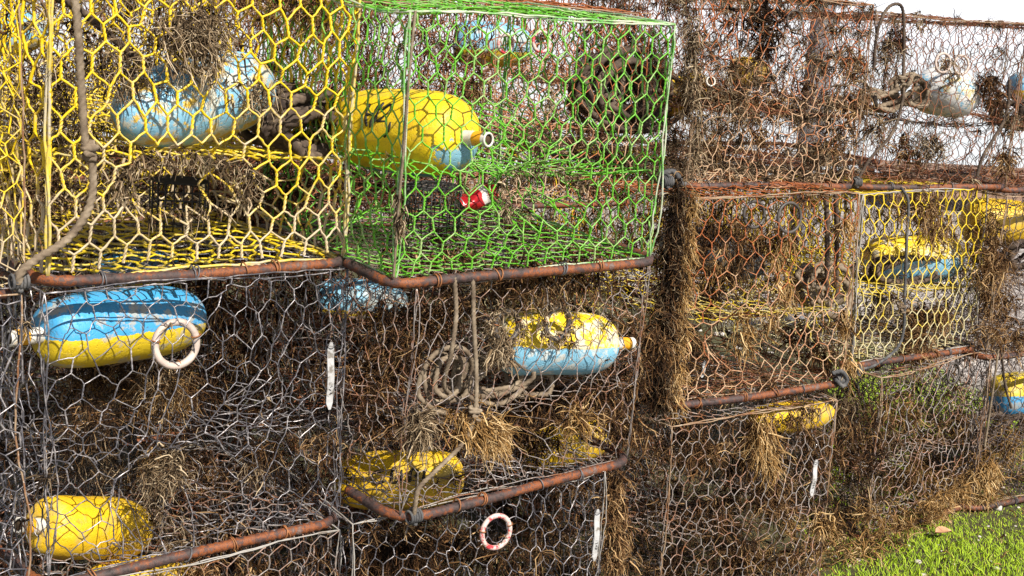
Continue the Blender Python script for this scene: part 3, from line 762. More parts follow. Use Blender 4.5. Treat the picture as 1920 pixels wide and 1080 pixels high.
px_buoy(S, (1722, 166, .20), (1834, 184, .02), .080, 'b_white', 'white float with blue flecks in the thin dark pot', seed=12, p_=(4, 2.4))
px_buoy(F3, (1900, 160, .30), (2010, 180, .3), .06, 'b_ltblue', 'blue and orange float cut off at the upper right edge', seed=13)
px_buoy(D, (1250, 450, .42), (1430, 500, .42), .066, 'b_dark', 'dark fouled float with blue flecks in the rusty tan pot', seed=14)
px_buoy(Y, (1625, 490, .28), (1806, 482, .12), .086, 'b_yelblu', 'yellow over pale blue float in the yellow pot with the white floor', seed=15, roll=-.1)
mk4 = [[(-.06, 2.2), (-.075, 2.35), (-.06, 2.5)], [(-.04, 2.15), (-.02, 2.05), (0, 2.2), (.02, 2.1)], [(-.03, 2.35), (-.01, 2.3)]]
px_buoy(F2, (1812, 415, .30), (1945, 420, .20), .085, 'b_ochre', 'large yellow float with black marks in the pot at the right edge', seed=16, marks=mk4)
px_buoy(F1, (1862, 745, .25), (2010, 735, .2), .09, 'b_bluyel', 'blue and yellow float in the ground pot at the right edge', seed=17, roll=2.9)
px_buoy(C2, (175, 525, .14), (340, 508, .10), .062, 'b_bluyel', 'blue float with yellow end half hidden behind the rusted bar of the yellow pot', seed=18)
px_buoy(E2, (592, 560, .22), (765, 570, .10), .06, 'b_ltblue', 'blue float with yellow underside behind the corner of the green pot', seed=19)
px_buoy(G3, (1412, 790, .16), (1560, 774, .20), .046, 'b_ochre', 'yellow float just under the bar of the rusty tan pot', seed=20)
px_buoy(A2, (-10, 72, .30), (80, 50, .34), .05, 'b_ltblue', 'light blue float behind the upper left of the yellow pot', seed=21)
px_buoy(G1, (170, 1110, .20), (350, 1085, .25), .06, 'b_ochre', 'yellow float at the bottom edge under the silvery pot', seed=22)

# ------------------------------------------------------------------ rings, tags, bait cages
ring_on(Cc, 330, 645, .041, 'ringwhite', .0072, label='chalky white ring tied flat on the mesh')
ring_on(G2, 930, 997, .036, 'ringred', .0058, label='red ring mottled with white lime')
o = ring_on(E_, 1045, 606, .034, 'ringdark', .006, label='dark ring bearded with dried weed')
ring_on(E_, 950, 612, .032, 'ringdark', .006, label='weed covered ring left of the bearded one')
ring_on(D, 1480, 408, .040, 'ringdark', .0045, ties=False)
ring_on(D, 1414, 402, .036, 'ringdark', .0045, v=.08, ties=False)
ring_on(Rr, 1490, 38, .027, 'ringdark', .003, ties=False)
ring_on(S, 1768, 118, .03, 'ringwhite', .004, ties=False)
ring_on(S, 1802, 122, .03, 'ringwhite', .004, v=.02, ties=False)
ring_on(G4, 1787, 700, .034, 'ringdark', .0035, ties=False)
ring_on(B, 1015, 78, .026, 'ringred', .0045, v=.59, ties=False)
ring_on(B, 948, 82, .022, 'ringred', .0045, v=.59, ties=False)
strip_tag(Cc, 621, 642, 618, 768, .0155)
strip_tag(G2, 1121, 955, 1115, 1052, .015)
strip_tag(G3, 1531, 862, 1522, 930, .016)
strip_tag(D, 1322, 676, 1316, 708, .012, v=.2)

def bait_cage(p, px, py, v, rad, h, label):
    c = np.array(p.loc(px, py, v)); mb = MB()
    for k in range(7):
        z = -h / 2 + h * k / 6; ptube(mb, torus_path(c + [0, 0, z], (1, 0, 0), (0, 1, 0), rad, n=24), .0014, 4, closed=True)
    for k in range(20):
        a = k * 2 * PI / 20; q = c + np.array([math.cos(a) * rad, math.sin(a) * rad, 0])
        ptube(mb, np.array([q + [0, 0, -h / 2], q, q + [0, 0, h / 2]]), .0014, 4)
    for k in range(-3, 4):
        y = k * rad / 4; x = math.sqrt(rad * rad - y * y)
        ptube(mb, np.array([c + [-x, y, h / 2], c + [0, y, h / 2], c + [x, y, h / 2]]), .0014, 4)
    o = mb.build('bait_cage', M['blackwire'], p.root)
    return o
bait_cage(B, 812, 388, .34, .062, .095, '')
bait_cage(A, 335, 385, .38, .062, .11, '')
bait_cage(Cc, 200, 850, .35, .06, .11, '')

# crushed can
def can():
    c = B.at(893, 372, .30); rs = Rnd(9); n, m = 14, 28
    V = []
    for k in range(n + 1):
        t = k / n; x = (t - .5) * .085
        for j in range(m):
            a = j * 2 * PI / m; r = .027 * (1 if .08 < t < .92 else .86)
            r *= 1 + .0 * j; crush = .42 + .45 * abs(t - .45) * 2
            V.append((x * (1 + .12 * math.sin(a)), r * math.cos(a) * (1 + .08 * math.sin(5 * t + a)), r * math.sin(a) * crush + .006 * math.sin(9 * t + 2 * a) * math.sin(PI * t)))
    V = np.array(V) + rs.randn(len(V), 3) * .0007
    idx = np.arange((n + 1) * m).reshape(n + 1, m); i2 = np.roll(idx, -1, 1)
    mb = MB(); mb.add(V, np.stack([idx[:-1], i2[:-1], i2[1:], idx[1:]], -1).reshape(-1, 4))
    root = bpy.data.objects.new('drink_can', None); COL.objects.link(root); root.location = c; root.rotation_euler = (.4, -.35, .55)
    tag(root, 'crushed red and white drink can in the lower half of the green pot', 'can')
    mb.build('can_wall', M['can'], root)
    for s in (-1, 1):
        q = MB(); a = np.arange(20) * 2 * PI / 20
        ring = np.stack([0 * a + s * .042, .0215 * np.cos(a), .0185 * np.sin(a)], -1)
        q.add(np.vstack([ring, [[s * .039, 0, 0]]]), None, [(k, (k + 1) % 20, 20) for k in range(20)])
        ptube(q, ring, .0016, 6, closed=True)
        q.build('can_end', simple('aluminium', (.6, .6, .6), .3, 60, .1, .8) if s < 0 else bpy.data.materials['aluminium'], root)
can()

# ------------------------------------------------------------------ ropes and closure cords
def cord(p, label, pts, r=.006, mat='bungee', knot=None, n=280):
    P = spline([p.loc(*q) for q in pts], n); mb = MB(); ptube(mb, P, r, 10, lobes=3, twist=2.3 / r / 2.2)
    o = mb.build('closure_cord', M[mat], p.root)
    if knot:
        c = np.array(p.loc(*knot)); rs = Rnd(int(knot[0])); k = MB()
        q = c + np.stack([np.cos(np.arange(14) * 1.9) * .010, np.sin(np.arange(14) * 1.3) * .010, np.linspace(.014, -.014, 14)], -1)
        ptube(k, spline(q, 90), r * .8, 8, lobes=3, twist=100); k.build('knot', M['rope'], o)
    return o
def hook(p, px, py, rad=.016, mat='bungee'):
    c = np.array(p.loc(px, py, -.016)); a = np.linspace(-2.2, 2.3, 16); mb = MB()
    ptube(mb, c + np.stack([0 * a, np.cos(a) * rad, np.sin(a) * rad], -1), .0042, 8)
    for k in range(5): ptube(mb, torus_path(c + np.array([.006 * k - .012, 0, 0]), (0, 1, 0), (0, 0, 1), .0125, n=14), .0028, 6, closed=True)
    mb.build('cord_hook', M[mat], p.root)
cord(A, '', [(138, -30, -.01), (146, 60, -.013), (152, 160, -.013), (160, 270, -.016), (172, 300, -.02), (170, 380, -.022), (130, 445, -.025), (70, 485, -.026), (40, 510, -.028), (34, 532, -.024)], .0068, 'rope', knot=(168, 283, -.02)); hook(A, 36, 528)
cord(S, '', [(1638, 130, -.005), (1645, 60, -.01), (1665, 15, -.012), (1690, 12, -.015), (1695, 60, -.015), (1694, 130, -.016), (1692, 190, -.018), (1672, 250, -.02), (1630, 300, -.02), (1606, 342, -.02)], .0048, 'ropedark', knot=(1692, 150, -.018)); hook(S, 1606, 342)
cord(Y, '', [(1690, 352, -.006), (1703, 380, -.012), (1700, 450, -.014), (1696, 560, -.016), (1694, 620, -.02), (1680, 655, -.022), (1640, 685, -.024), (1605, 694, -.022)], .0046, 'bungee', knot=(1690, 578, -.018)); hook(Y, 1608, 694)
cord(E_, '', [(872, 518, -.01), (886, 528, -.016), (888, 600, -.02), (893, 700, -.022), (890, 775, -.03), (868, 830, -.035), (820, 880, -.034), (786, 915, -.03), (778, 950, -.026), (776, 968, -.022)], .0046, 'rope', knot=(890, 775, -.03)); hook(E_, 776, 968)
hook(D, 1574, 712); hook(D, 1250, 340)
cord(D, '', [(1560, 700, -.02), (1578, 697, -.03), (1588, 712, -.03), (1580, 724, -.03), (1566, 712, -.028)], .006, 'bungee', n=40)
cord(Rr, '', [(1240, 325, -.02), (1262, 322, -.03), (1275, 340, -.035), (1262, 352, -.03), (1244, 345, -.03), (1285, 345, -.03)], .0075, 'bungee', n=50)
rs = Rnd(77)
rope_obj('rope', 'doubled tan rope hanging down the front of the grey pot to its coil', [line_px(E_, [(852, 520, -.012), (855, 590, -.014), (846, 660, -.01), (832, 720, .02), (850, 745, .05)])], .0046, group='ropes in the pots')
rope_obj('rope_coil', 'coil of tan rope below the yellow over blue float', [coil(E_, 835, 705, .045, .05, .05, 4, rs, .02), coil(E_, 925, 705, .07, .09, .038, 5, rs, .03), coil(E_, 1000, 715, .09, .06, .03, 3, rs, .03)], .0052, cat='rope', group='ropes in the pots')
rope_obj('rope_coil', 'tangle of muddy dark rope right of the faded blue float', [coil(A, 545, 222, .24, .085, .055, 6, rs, .06, tail=(285, 130, .12)), coil(A, 575, 245, .14, .075, .04, 6, rs, .05)], .0100, 'ropedark', group='ropes in the pots')
rope_obj('rope', 'dark rope crossing above the faded blue float', [line_px(A, [(60, -20, .02), (150, 20, .1), (280, 128, .12), (370, 172, .12), (450, 172, .14), (520, 160, .20)])], .007, 'ropedark', group='ropes in the pots')
rope_obj('rope_coil', 'heap of thick dark rope behind the right half of the green pot', [coil(K3, 1160, 165, .07, .12, .085, 9, rs, .05), coil(K3, 1190, 185, .15, .14, .07, 9, rs, .05), coil(K3, 1120, 150, .08, .07, .07, 4, rs, .04), coil(K3, 1220, 150, .06, .06, .06, 3, rs, .03)], .0085, 'ropedark', group='ropes in the pots')
rope_obj('rope_coil', 'hank of tan rope beside the white float', [coil(S, 1705, 170, .10, .05, .045, 4, rs, .04), coil(S, 1650, 190, .12, .055, .03, 4, rs, .04), line_px(S, [(1620, 190, .1), (1670, 175, .08), (1715, 150, .08), (1735, 165, .1)]), line_px(S, [(1625, 205, .1), (1680, 190, .09), (1722, 165, .08), (1738, 190, .1)])], .0075, group='ropes in the pots')
rope_obj('rope_coil', 'dark rope bundled under the float in the yellow and white pot', [coil(Y, 1690, 505, .16, .13, .035, 6, rs, .05)], .0075, 'ropedark', group='ropes in the pots')
rope_obj('rope_coil', 'grey rope coil at the right of the rusty tan pot', [coil(D, 1545, 540, .16, .06, .05, 5, rs, .05), coil(D, 1520, 520, .12, .035, .03, 3, rs, .04)], .008, 'rope', group='ropes in the pots')
rope_obj('rope_coil', 'dark coil of rope under the marked yellow float at the right edge', [coil(F2, 1890, 470, .2, .12, .06, 7, rs, .06)], .009, 'ropedark', group='ropes in the pots')
rope_obj('rope_coil', 'dark coil of rope under the blue and yellow float at the right edge', [coil(F1, 1880, 800, .2, .13, .05, 7, rs, .06)], .009, 'ropedark', group='ropes in the pots')
rope_obj('rope_coil', 'dark rope loops low in the weed choked pot', [coil(G4, 1815, 800, .25, .06, .04, 3, rs, .05)], .007, 'ropedark', group='ropes in the pots')
rope_obj('rope_coil', 'dark rope under the orange and blue float at the upper right edge', [coil(F3, 1905, 210, .2, .06, .04, 6, rs, .06)], .0085, 'ropedark', group='ropes in the pots')
cord(F1, '', [(1872, 655, -.01), (1866, 700, -.012), (1856, 770, -.012), (1846, 838, -.01)], .0035, 'rope')
cord(F1, '', [(1878, 662, -.01), (1884, 720, -.012), (1896, 765, -.012)], .004, 'ropedark')
cord(S, '', [(1893, 150, .0), (1885, 220, -.005), (1845, 290, -.01), (1832, 330, -.015)], .0055, 'ropedark')
cord(D, '', [(1549, 360, .05), (1551, 450, .06), (1550, 560, .08)], .007, 'ropedark'); cord(D, '', [(1567, 365, .05), (1569, 440, .06), (1568, 560, .08)], .007, 'ropedark')
cord(B, '', [(779, 20, -.004), (770, 110, -.006), (763, 190, -.008), (757, 280, -.008), (748, 380, -.008), (738, 520, -.006)], .0026, 'rope')

# ------------------------------------------------------------------ weed tufts
T = tuft
T(A, 372, 60, -.01, 620, .062, 'growthgrey', size=(.035, .012, .03), spread=1.2, dirs=(0, -.3, -.2), r=.0010)
T(A, 392, 110, -.012, 90, .055, 'growthgrey', size=(.03, .012, .025), spread=1.2, dirs=(0, -.3, -.4), r=.0010)
T(A, 215, 110, .02, 330, .055, 'growthgrey', size=(.035, .015, .028), spread=1.2, r=.0010)
T(A, 80, 175, .10, 520, .05, 'growthgrey', size=(.05, .03, .04), spread=1.2, r=.0009, tone=(.3, 1)); T(A, 110, 250, .14, 420, .045, 'growthgrey', size=(.05, .03, .03), spread=1.2, r=.0009, tone=(.3, 1)); T(A, 330, 60, .03, 300, .055, 'growthgrey', size=(.03, .03, .03), spread=1.2, r=.0010); T(A, 40, 370, .2, 400, .05, 'growth', size=(.05, .03, .03), spread=1.2); T(A, 520, 350, .35, 300, .06, 'growthdarkshade', size=(.05, .03, .03), spread=1.2)
T(A, 70, 20, .18, 200, .05, 'growthgrey', size=(.05, .03, .04), spread=1.2)
T(A, 490, 175, .05, 160, .05, 'growthgrey', size=(.02, .015, .018), spread=1.2)
T(A, 560, 10, .2, 200, .07, 'growth', size=(.04, .04, .015)); T(A, 610, 40, .3, 160, .07, 'growth', size=(.03, .04, .015))
for k in range(26):
    a = k / 26 * 2 * PI; T(A, 345 + 128 * math.cos(a), 350 + 52 * math.sin(a) - 4, .01, 34 if math.sin(a) < .3 else 12, .034, 'growthgrey', size=(.010, .012, .006), dirs=(0, -.2, -.8), seed=k)
for k in range(22):
    a = k / 22 * 2 * PI; T(B, 1020 + 82 * math.cos(a), 362 + 42 * math.sin(a), .02, 26 if math.sin(a) < 0 else 8, .022, 'growthgrey', size=(.007, .01, .005), seed=k)
T(B, 748, 400, -.008, 90, .03, 'growthgrey', size=(.004, .004, .02), dirs=(0, 0, -1.2), spread=.5)
T(B, 890, 160, .35, 130, .045, 'growth', size=(.03, .01, .012)); T(B, 860, 485, .15, 220, .02, 'growth', size=(.04, .02, .004), droop=.2)
T(B, 955, 375, .0, 60, .03, 'growthgrey', size=(.004, .004, .02)); T(B, 1030, 190, .1, 60, .025, 'growthgrey', size=(.004, .004, .02)); T(B, 1010, 285, .04, 40, .03, 'growthgrey', size=(.004, .004, .02))
# silvery pot, its inner gloom painted with darkened weed
for q in [(220, 700, .25, 420, .10), (300, 740, .3, 420, .10), (160, 690, .35, 260, .09), (340, 690, .3, 260, .08), (90, 640, .4, 260, .1), (480, 650, .4, 300, .10), (430, 720, .4, 360, .10), (560, 560, .4, 240, .1), (550, 760, .4, 300, .1), (60, 760, .4, 300, .1), (400, 560, .5, 300, .1)]:
    T(Cc, q[0], q[1], q[2] + .05, int(q[3] * .6), q[4] * .8, 'growthdarkshade' if int(q[0]) % 20 else 'growth', size=(.045, .04, .02), dirs=(0, 0, -.8), r=.0009, tone=(.0, .8))
for q in [(300, 895, .02, 320, .045), (335, 870, .03, 160, .04), (290, 960, .03, 120, .03), (475, 890, .0, 60, .035), (600, 830, .01, 100, .04), (590, 700, .2, 100, .05), (340, 1010, .05, 120, .05)]:
    T(Cc, q[0], q[1], q[2], q[3], q[4] * .8, 'growthgrey' if q[0] < 480 else 'growth', size=(.02, .015, .018), r=.0008)
for k in range(13):
    T(Cc, 60 + 560 * rs.rand(), 700 + 250 * rs.rand(), .06 + .4 * rs.rand(), 170, .06, ('growth', 'growthgold', 'growthdarkshade', 'growthgrey')[k % 4], size=(.03, .03, .02), dirs=(0, 0, -.7), r=.0007, seed=k, tone=(0, .9))
# grey pot
T(E_, 785, 800, -.012, 330, .055, 'growthgrey', size=(.010, .01, .02), spread=1.3, dirs=(0, -.5, .1), r=.0009, label='splayed pale tuft on the left corner wire')
T(E_, 915, 805, -.02, 460, .065, 'growthgold', size=(.022, .012, .014), dirs=(.7, -.4, -.5), spread=.6, r=.0009, label='golden swept tuft below the cord knot')
T(E_, 875, 790, -.02, 200, .05, 'growthgold', size=(.02, .01, .02), dirs=(.3, -.4, -.8), spread=.7)
T(E_, 1085, 785, -.01, 260, .05, 'growthgold', size=(.012, .01, .012), spread=1.2, dirs=(.1, -.4, .2))
T(E_, 940, 640, -.01, 240, .05, 'growthgrey', size=(.014, .01, .02), dirs=(0, 0, -.9))
for k in range(16):
    a = k / 16 * 2 * PI; T(E_, 1043 + 30 * math.cos(a), 606 + 36 * math.sin(a), -.012, 20, .018, 'growthgrey', size=(.005, .004, .005), seed=k); T(E_, 948 + 30 * math.cos(a), 612 + 30 * math.sin(a), -.012, 20, .02, 'growthgrey', size=(.005, .004, .005), seed=k)
for q in [(740, 640, .2), (700, 700, .25), (800, 600, .3), (860, 560, .25), (960, 522, .05), (1000, 518, .0), (1090, 512, .0), (1000, 760, .1), (1040, 740, .15), (1120, 730, .1), (1160, 700, .08), (700, 780, .2), (1180, 800, .0), (950, 740, .2), (720, 590, .3), (1130, 780, .2), (1010, 820, .1), (1225, 640, .0)]:
    T(E_, q[0], q[1], q[2] + .03, 190, .07, 'growth', size=(.03, .03, .02), dirs=(0, 0, -.7), tone=(0, .8))
# rusty tan pot: fringe down the corner, with a painted sunlit side
for k in range(34):
    t = k / 33; px = 1277 - 34 * t; py = 356 + 400 * t
    T(D, px - 6 + 6 * math.sin(k * 2.1), py, -.002, 70 + 50 * (k % 2), .05, ('growthgrey', 'growth', 'growthdarkshade')[k % 3], size=(.014, .012, .02), dirs=(.15 * math.sin(k), -.2, -.9), spread=.9, seed=k, tone=(.0, .8), curl=.5)
    if k % 2: T(D, px + 18 + 5 * math.sin(k), py + 6, -.006, 60, .05, 'growthgold', size=(.006, .008, .018), dirs=(.35, -.2, -1.0), spread=.5, seed=k + 99, tone=(.3, 1))  # golden strands paint the sunlit right side of the fringe
for q in [(1460, 500, 110, .045), (1472, 550, 120, .05), (1445, 590, 80, .045), (1400, 600, 90, .045), (1395, 645, 60, .05), (1480, 455, 60, .04), (1590, 420, 90, .05), (1585, 600, 110, .05), (1595, 680, 90, .05), (1350, 500, 50, .04)]:
    T(D, q[0], q[1], .004, q[2], q[3], 'growthgold', size=(.016, .010, .022), dirs=(0, -.2, -1.0), spread=.8)
for q in [(1330, 440, .3), (1400, 470, .32), (1360, 510, .3), (1290, 640, .2), (1340, 560, .3), (1500, 620, .2), (1450, 450, .25), (1540, 660, .1), (1300, 470, .2), (1380, 420, .2)]:
    T(D, q[0], q[1], q[2], 200, .07, 'growth', size=(.03, .03, .02), dirs=(0, 0, -.8), tone=(0, .8))
# yellow and white pot
for q in [(1740, 400, 0, 260, .07), (1760, 430, .03, 260, .07), (1715, 380, .02, 160, .05), (1730, 660, .0, 200, .07), (1710, 640, .05, 260, .08), (1760, 590, .05, 260, .07), (1850, 560, .0, 260, .06), (1852, 470, .0, 240, .06), (1855, 420, .0, 200, .06), (1720, 600, .1, 260, .07), (1650, 560, .2, 200, .06), (1848, 520, .0, 200, .06)]:
    T(Y, q[0], q[1], q[2], q[3], q[4], 'growth' if q[0] > 1700 else 'growthgrey', size=(.025, .02, .025), dirs=(0, 0, -.9), r=.0011)
# top right pots
T(Rr, 1430, 45, .03, 520, .05, 'growthdarkshade', size=(.045, .02, .035), spread=1.3, droop=.3, r=.0013, tone=(.1, .6)); T(Rr, 1440, 90, .03, 200, .04, 'growthdarkshade', size=(.02, .02, .02), tone=(.1, .6))
for k in range(26):
    T(Rr, 1300 + 290 * rs.rand(), 110 + 190 * rs.rand(), .0 + .3 * rs.rand(), 110, .045, ('growth', 'growthgrey')[k % 2], size=(.025, .02, .015), seed=k)
for k in range(12): T(Rr, 1298 + rs.randn() * 6, 60 + 22 * k, 0, 70, .045, 'growthgrey', size=(.008, .008, .015), dirs=(0, 0, -.8), seed=k)
for q in [(1680, 75, .05, 220, .04, 'growthdarkshade'), (1850, 155, .0, 300, .045, 'growthdarkshade'), (1862, 190, .02, 200, .045, 'growthdarkshade'), (1745, 265, .0, 200, .06, 'growthgrey'), (1700, 280, .05, 260, .05, 'growth'), (1780, 130, .0, 120, .04, 'growthgrey'), (1880, 300, .0, 240, .045, 'growth'), (1640, 240, .0, 160, .05, 'growthgrey'), (1600, 200, .0, 240, .05, 'growth'), (1605, 120, .0, 200, .05, 'growth'), (1660, 110, .02, 150, .05, 'growthgrey'), (1725, 35, .0, 60, .03, 'growthgrey'), (1895, 230, 0, 160, .04, 'growthgrey')]:
    T(S, *q[:5], q[5], size=(.022, .015, .022), r=.0012)
# ground tier
T(G3, 1425, 810, -.01, 320, .085, 'growthgold', size=(.014, .01, .02), dirs=(.1, -.2, -1), spread=.6, r=.0010, label='pale straw tuft hanging under the bar')
T(G3, 1500, 778, -.01, 160, .04, 'growth', size=(.04, .01, .008), dirs=(0, 0, -.8), spread=.8)
T(G3, 1440, 850, -.012, 180, .075, 'growthgold', size=(.014, .01, .02), dirs=(.2, -.2, -1), spread=.6)
T(G4, 1540, 980, -.3, 200, .05, 'growthgold', size=(.01, .01, .012), spread=1.2)
for k in range(30):
    T(G3, 1255 + 300 * rs.rand(), 800 + 270 * rs.rand(), .25 * rs.rand(), 130, .065, ('growth', 'growthdarkshade', 'growth')[k % 3], size=(.03, .02, .02), dirs=(0, 0, -.8), seed=k, tone=(.0, .8))
for k in range(34):
    T(G4, 1600 + 240 * rs.rand(), 760 + 230 * rs.rand() ** 1.0, .03 + .3 * rs.rand(), 110, .065, ('growth', 'growthgold', 'growthgrey')[k % 3], size=(.03, .02, .02), dirs=(0, -.1, -.7), seed=k, tone=(.0, .9))
for k in range(14):
    t = k / 13; T(G4, 1625 + 225 * t, 1030 - 150 * t, -.02, 110, .055, 'growthgold', size=(.03, .02, .025), dirs=(-.2, -.4, -.3), spread=.8, seed=k, tone=(.2, 1))
for k in range(17):
    T(G4, 1565 + 75 * rs.rand(), 750 + 290 * rs.rand(), -.02 + .2 * rs.rand(), 120, .06, ('growth', 'growthdarkshade', 'growthgrey', 'growthdarkshade')[k % 4], size=(.03, .03, .03), dirs=(0, 0, -.7), seed=k + 50, tone=(0, .9))
for q in [(1480, 985), (1560, 1005), (1600, 1040), (1640, 1030), (1530, 1050), (1690, 1000), (1440, 1060), (1750, 960), (1620, 965)]:
    T(G4, q[0], q[1], -.10, 120, .05, 'growthgold', size=(.03, .02, .02), dirs=(0, -.2, .5), spread=.7, droop=.2, tone=(.1, 1))
for k in range(16): T(G2, 1150 + rs.randn() * 8, 890 + 12 * k, .01, 60, .04, 'growth', size=(.014, .012, .012), dirs=(.2, 0, -.8), seed=k)
for k in range(18): T(G2, 680 + 440 * rs.rand(), 990 + 100 * rs.rand(), .1 + .3 * rs.rand(), 130, .08, ('growth', 'growthdarkshade')[k % 2], size=(.03, .03, .02), dirs=(0, 0, -.8), seed=k, tone=(0, .8))
for k in range(8): T(G1, 60 + 560 * rs.rand(), 1050 + 50 * rs.rand(), .05 + .3 * rs.rand(), 130, .07, 'growth', size=(.03, .03, .02), dirs=(0, 0, -.8), seed=k)
for q in [(1865, 500, .0, 300, .07), (1880, 560, .1, 300, .06), (1860, 620, .0, 200, .06), (1905, 640, .0, 200, .06)]: T(F2, *q, 'growth', size=(.03, .02, .03), r=.0012)
for q in [(1850, 880, .0, 260, .07), (1845, 930, .0, 220, .06), (1890, 830, .1, 300, .08)]: T(F1, *q, 'growthgold', size=(.02, .02, .03), r=.0012)

# ------------------------------------------------------------------ grass, stones, debris
def pix_ground(px, py, z=0.0):
    d = pix_ray(px, py); t = (z - CAMH) / d.z; return CO + d * t
def grass():
    m, nt, bs = newmat('grass_blades')
    a = nd(nt, 'ShaderNodeAttribute', attribute_name='tone')
    nt.links.new(ramp(nt, a.outputs['Fac'], [(.0, (.07, .12, .012)), (.45, (.28, .43, .012)), (.8, (.54, .70, .03)), (1.0, (.48, .36, .14))]), bs.inputs['Base Color'])
    bs.inputs['Roughness'].default_value = .55
    rs = Rnd(5); n = 100000
    x = rs.uniform(.8, 3.2, n); y = rs.uniform(3.0, 6.4, n)
    w = wavy(rs, 1.0, 6, 5); dens = w(x, y)
    keep = (dens > -1.4 + 2.0 * rs.rand(n)) & (y + .6 * x < 7.4 + .4 * dens) & ~((y > 3.0 + .78 * (x - .43)) & (x < .97 + .30 * np.maximum(y - 3.9, 0)))
    x, y = x[keep], y[keep]; n = len(x)
    h = .006 + .017 * rs.rand(n) + .012 * np.clip(w(x * 1.3, y * 1.3), -1, 1)
    L = rs.randn(n, 2) * .4; K = 3; P = np.empty((n, K, 3))
    z0 = GZ(x, y) - .004
    for k in range(K):
        t = k / (K - 1); P[:, k, 0] = x + L[:, 0] * h * t * t; P[:, k, 1] = y + L[:, 1] * h * t * t; P[:, k, 2] = z0 + h * t
    R = (.0014 + .0008 * rs.rand(n))[:, None] * np.array([1, .8, .15])[None, :]
    tn = np.clip(.15 + .55 * rs.rand(n) + .3 * (rs.rand(n) > .93), 0, 1)[:, None] + np.array([-.1, 0, .1])[None, :]
    mb = MB(); tubes(mb, P, R, 3, tone=np.clip(tn, 0, 1))
    o = mb.build('grass', m); tag(o, 'short bright green grass at the foot of the pots', 'grass', None, 'stuff')
grass()
def pebble(mb, rs, c, s):
    u = np.linspace(0, PI, 7); v = np.arange(9) * 2 * PI / 9; f = wavy(rs, .18, 4, 3)
    U, V = np.meshgrid(u, v, indexing='ij'); r = 1 + f(U, V * 0 + np.cos(V))
    X = np.stack([r * np.sin(U) * np.cos(V) * s, r * np.sin(U) * np.sin(V) * s * .8, r * np.cos(U) * s * .55], -1) + np.asarray(c)
    idx = np.arange(63).reshape(7, 9); i2 = np.roll(idx, -1, 1)
    mb.add(X, np.stack([idx[:-1], idx[1:], i2[1:], i2[:-1]], -1).reshape(-1, 4))
M['stone'] = simple('pale_stone', (.50, .46, .43), .8, 40, .3)
rs = Rnd(8); mb = MB()
for k in range(1400):
    x, y = rs.uniform(1.0, 3.6), rs.uniform(3.0, 6.8) if k % 3 else rs.uniform(5.4, 9)
    pebble(mb, rs, (x, y, GZ(x, y) + .002), .004 + .008 * rs.rand() ** 2 + (.012 if y > 6 else 0) * rs.rand())
rs2 = rs
tag(mb.build('pebbles', M['stone']), 'pale pebbles and shell bits scattered in the grass and gravel', 'pebbles', None, 'stuff')
for px, py, s, lab in ((1870, 955, .022, 'white stone in the grass near the right edge'), (1720, 1062, .014, 'small pale stone in the grass at the bottom edge')):
    c = pix_ground(px, py); mb = MB(); pebble(mb, rs, (0, 0, .006), s); o = mb.build('stone', M['stone']); o.location = (c.x, c.y, GZ(c.x, c.y)); tag(o, lab, 'stone')
mb = MB(); n = 500; x = rs.uniform(1.0, 2.6, n); y = rs.uniform(3.2, 4.9, n)
strands(mb, rs, np.stack([x, y, GZ(x, y) + .018], -1), 1, .05, droop=.3, r=.0011, curl=.5, tone=(.1, 1))
tag(mb.build('straw_litter', M['growthgold']), 'bits of brown straw and weed dropped on the grass', 'litter', None, 'stuff')
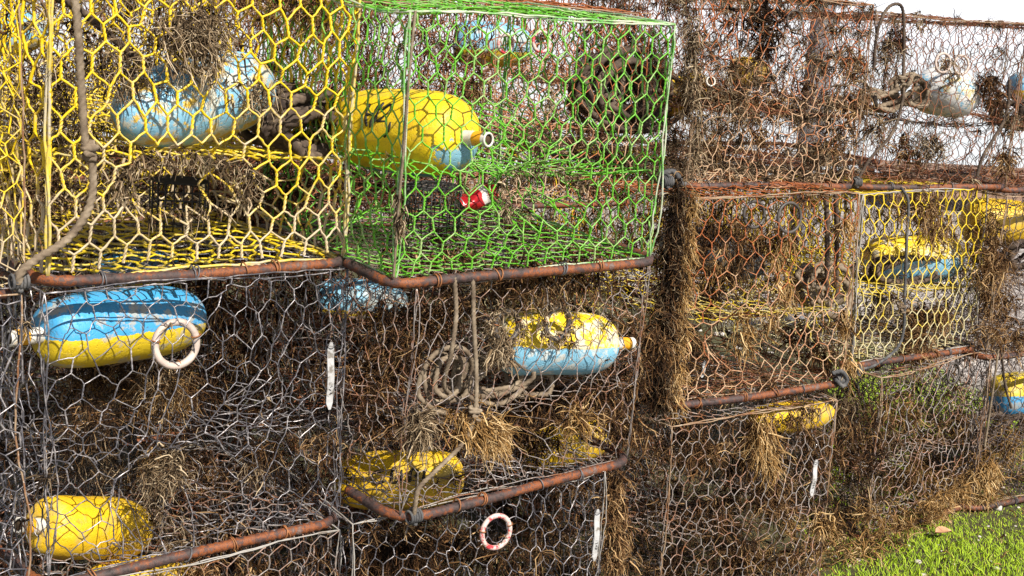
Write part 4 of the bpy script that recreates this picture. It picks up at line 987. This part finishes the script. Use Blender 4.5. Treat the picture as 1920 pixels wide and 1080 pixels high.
def leaf():
    c = pix_ground(1768, 1003, .03); mb = MB(); V = []; n = 9
    for k in range(n):
        t = k / (n - 1); w = .016 * math.sin(PI * t ** .7) + .0005
        for s in (-1, 0, 1): V.append(((t - .5) * .075, s * w, .010 * math.sin(PI * t) + .006 * abs(s)))
    V = np.array(V); V2 = V - [0, 0, .0012]; idx = np.arange(n * 3).reshape(n, 3)
    Q = np.stack([idx[:-1, :-1], idx[1:, :-1], idx[1:, 1:], idx[:-1, 1:]], -1).reshape(-1, 4)
    mb.add(np.vstack([V, V2]), np.vstack([Q, Q[:, ::-1] + n * 3]))
    o = mb.build('dry_leaf', simple('dry_leaf_skin', (.55, .30, .17), .6, 40, .25)); o.location = (c.x, c.y, GZ(c.x, c.y) + .025); o.rotation_euler = (.2, .1, .5)
    tag(o, 'curled dry orange leaf lying on the grass', 'leaf')
leaf()

# ------------------------------------------------------------------ post and wooden landing behind
def post():
    m = simple('weathered_grey_post', (.20, .20, .22), .8, 12, .35); mb = MB()
    c = CO + pix_ray(1540, 60) * 6.4; c.z = 0
    P = [(c.x, c.y, z) for z in np.linspace(0, 3.4, 24)]
    ptube(mb, P, .062 + .002 * np.sin(np.arange(24)), 20)
    o = mb.build('post', m); tag(o, 'grey wooden post standing behind the rust red pot', 'post')
post()
def boards():
    m = simple('weathered_boards', (.27, .17, .12), .8, 6, .35)
    root = bpy.data.objects.new('wooden_landing', None); COL.objects.link(root); root.location = (6.2, 12.2, 0)
    tag(root, 'low brown wooden landing at the far right edge', 'landing')
    for k in range(9):
        mb = MB(); y = k * .15; x0, x1, z = -2.6, 5, .30; h = .03; a = .068
        mb.add([(x0, y - a, z), (x1, y - a, z), (x1, y + a, z), (x0, y + a, z), (x0, y - a, z + h), (x1, y - a, z + h), (x1, y + a, z + h), (x0, y + a, z + h)],
               [(0, 3, 2, 1), (4, 5, 6, 7), (0, 1, 5, 4), (1, 2, 6, 5), (2, 3, 7, 6), (3, 0, 4, 7)])
        mb.build('board', m, root, smooth=False)
    for y in (0, 1.15):
        for x in (-2.5, 0, 2.4, 4.8):
            mb = MB(); ptube(mb, [(x, y, -.35), (x, y, .15), (x, y, .296)], .07, 12); mb.build('pile', m, root)
    mb = MB(); mb.add([(-2.6, -.12, .12), (5, -.12, .12), (5, -.075, .12), (-2.6, -.075, .12), (-2.6, -.12, .31), (5, -.12, .31), (5, -.075, .31), (-2.6, -.075, .31)],
                      [(0, 3, 2, 1), (4, 5, 6, 7), (0, 1, 5, 4), (1, 2, 6, 5), (2, 3, 7, 6), (3, 0, 4, 7)]); mb.build('fascia_board', m, root, smooth=False)
boards()
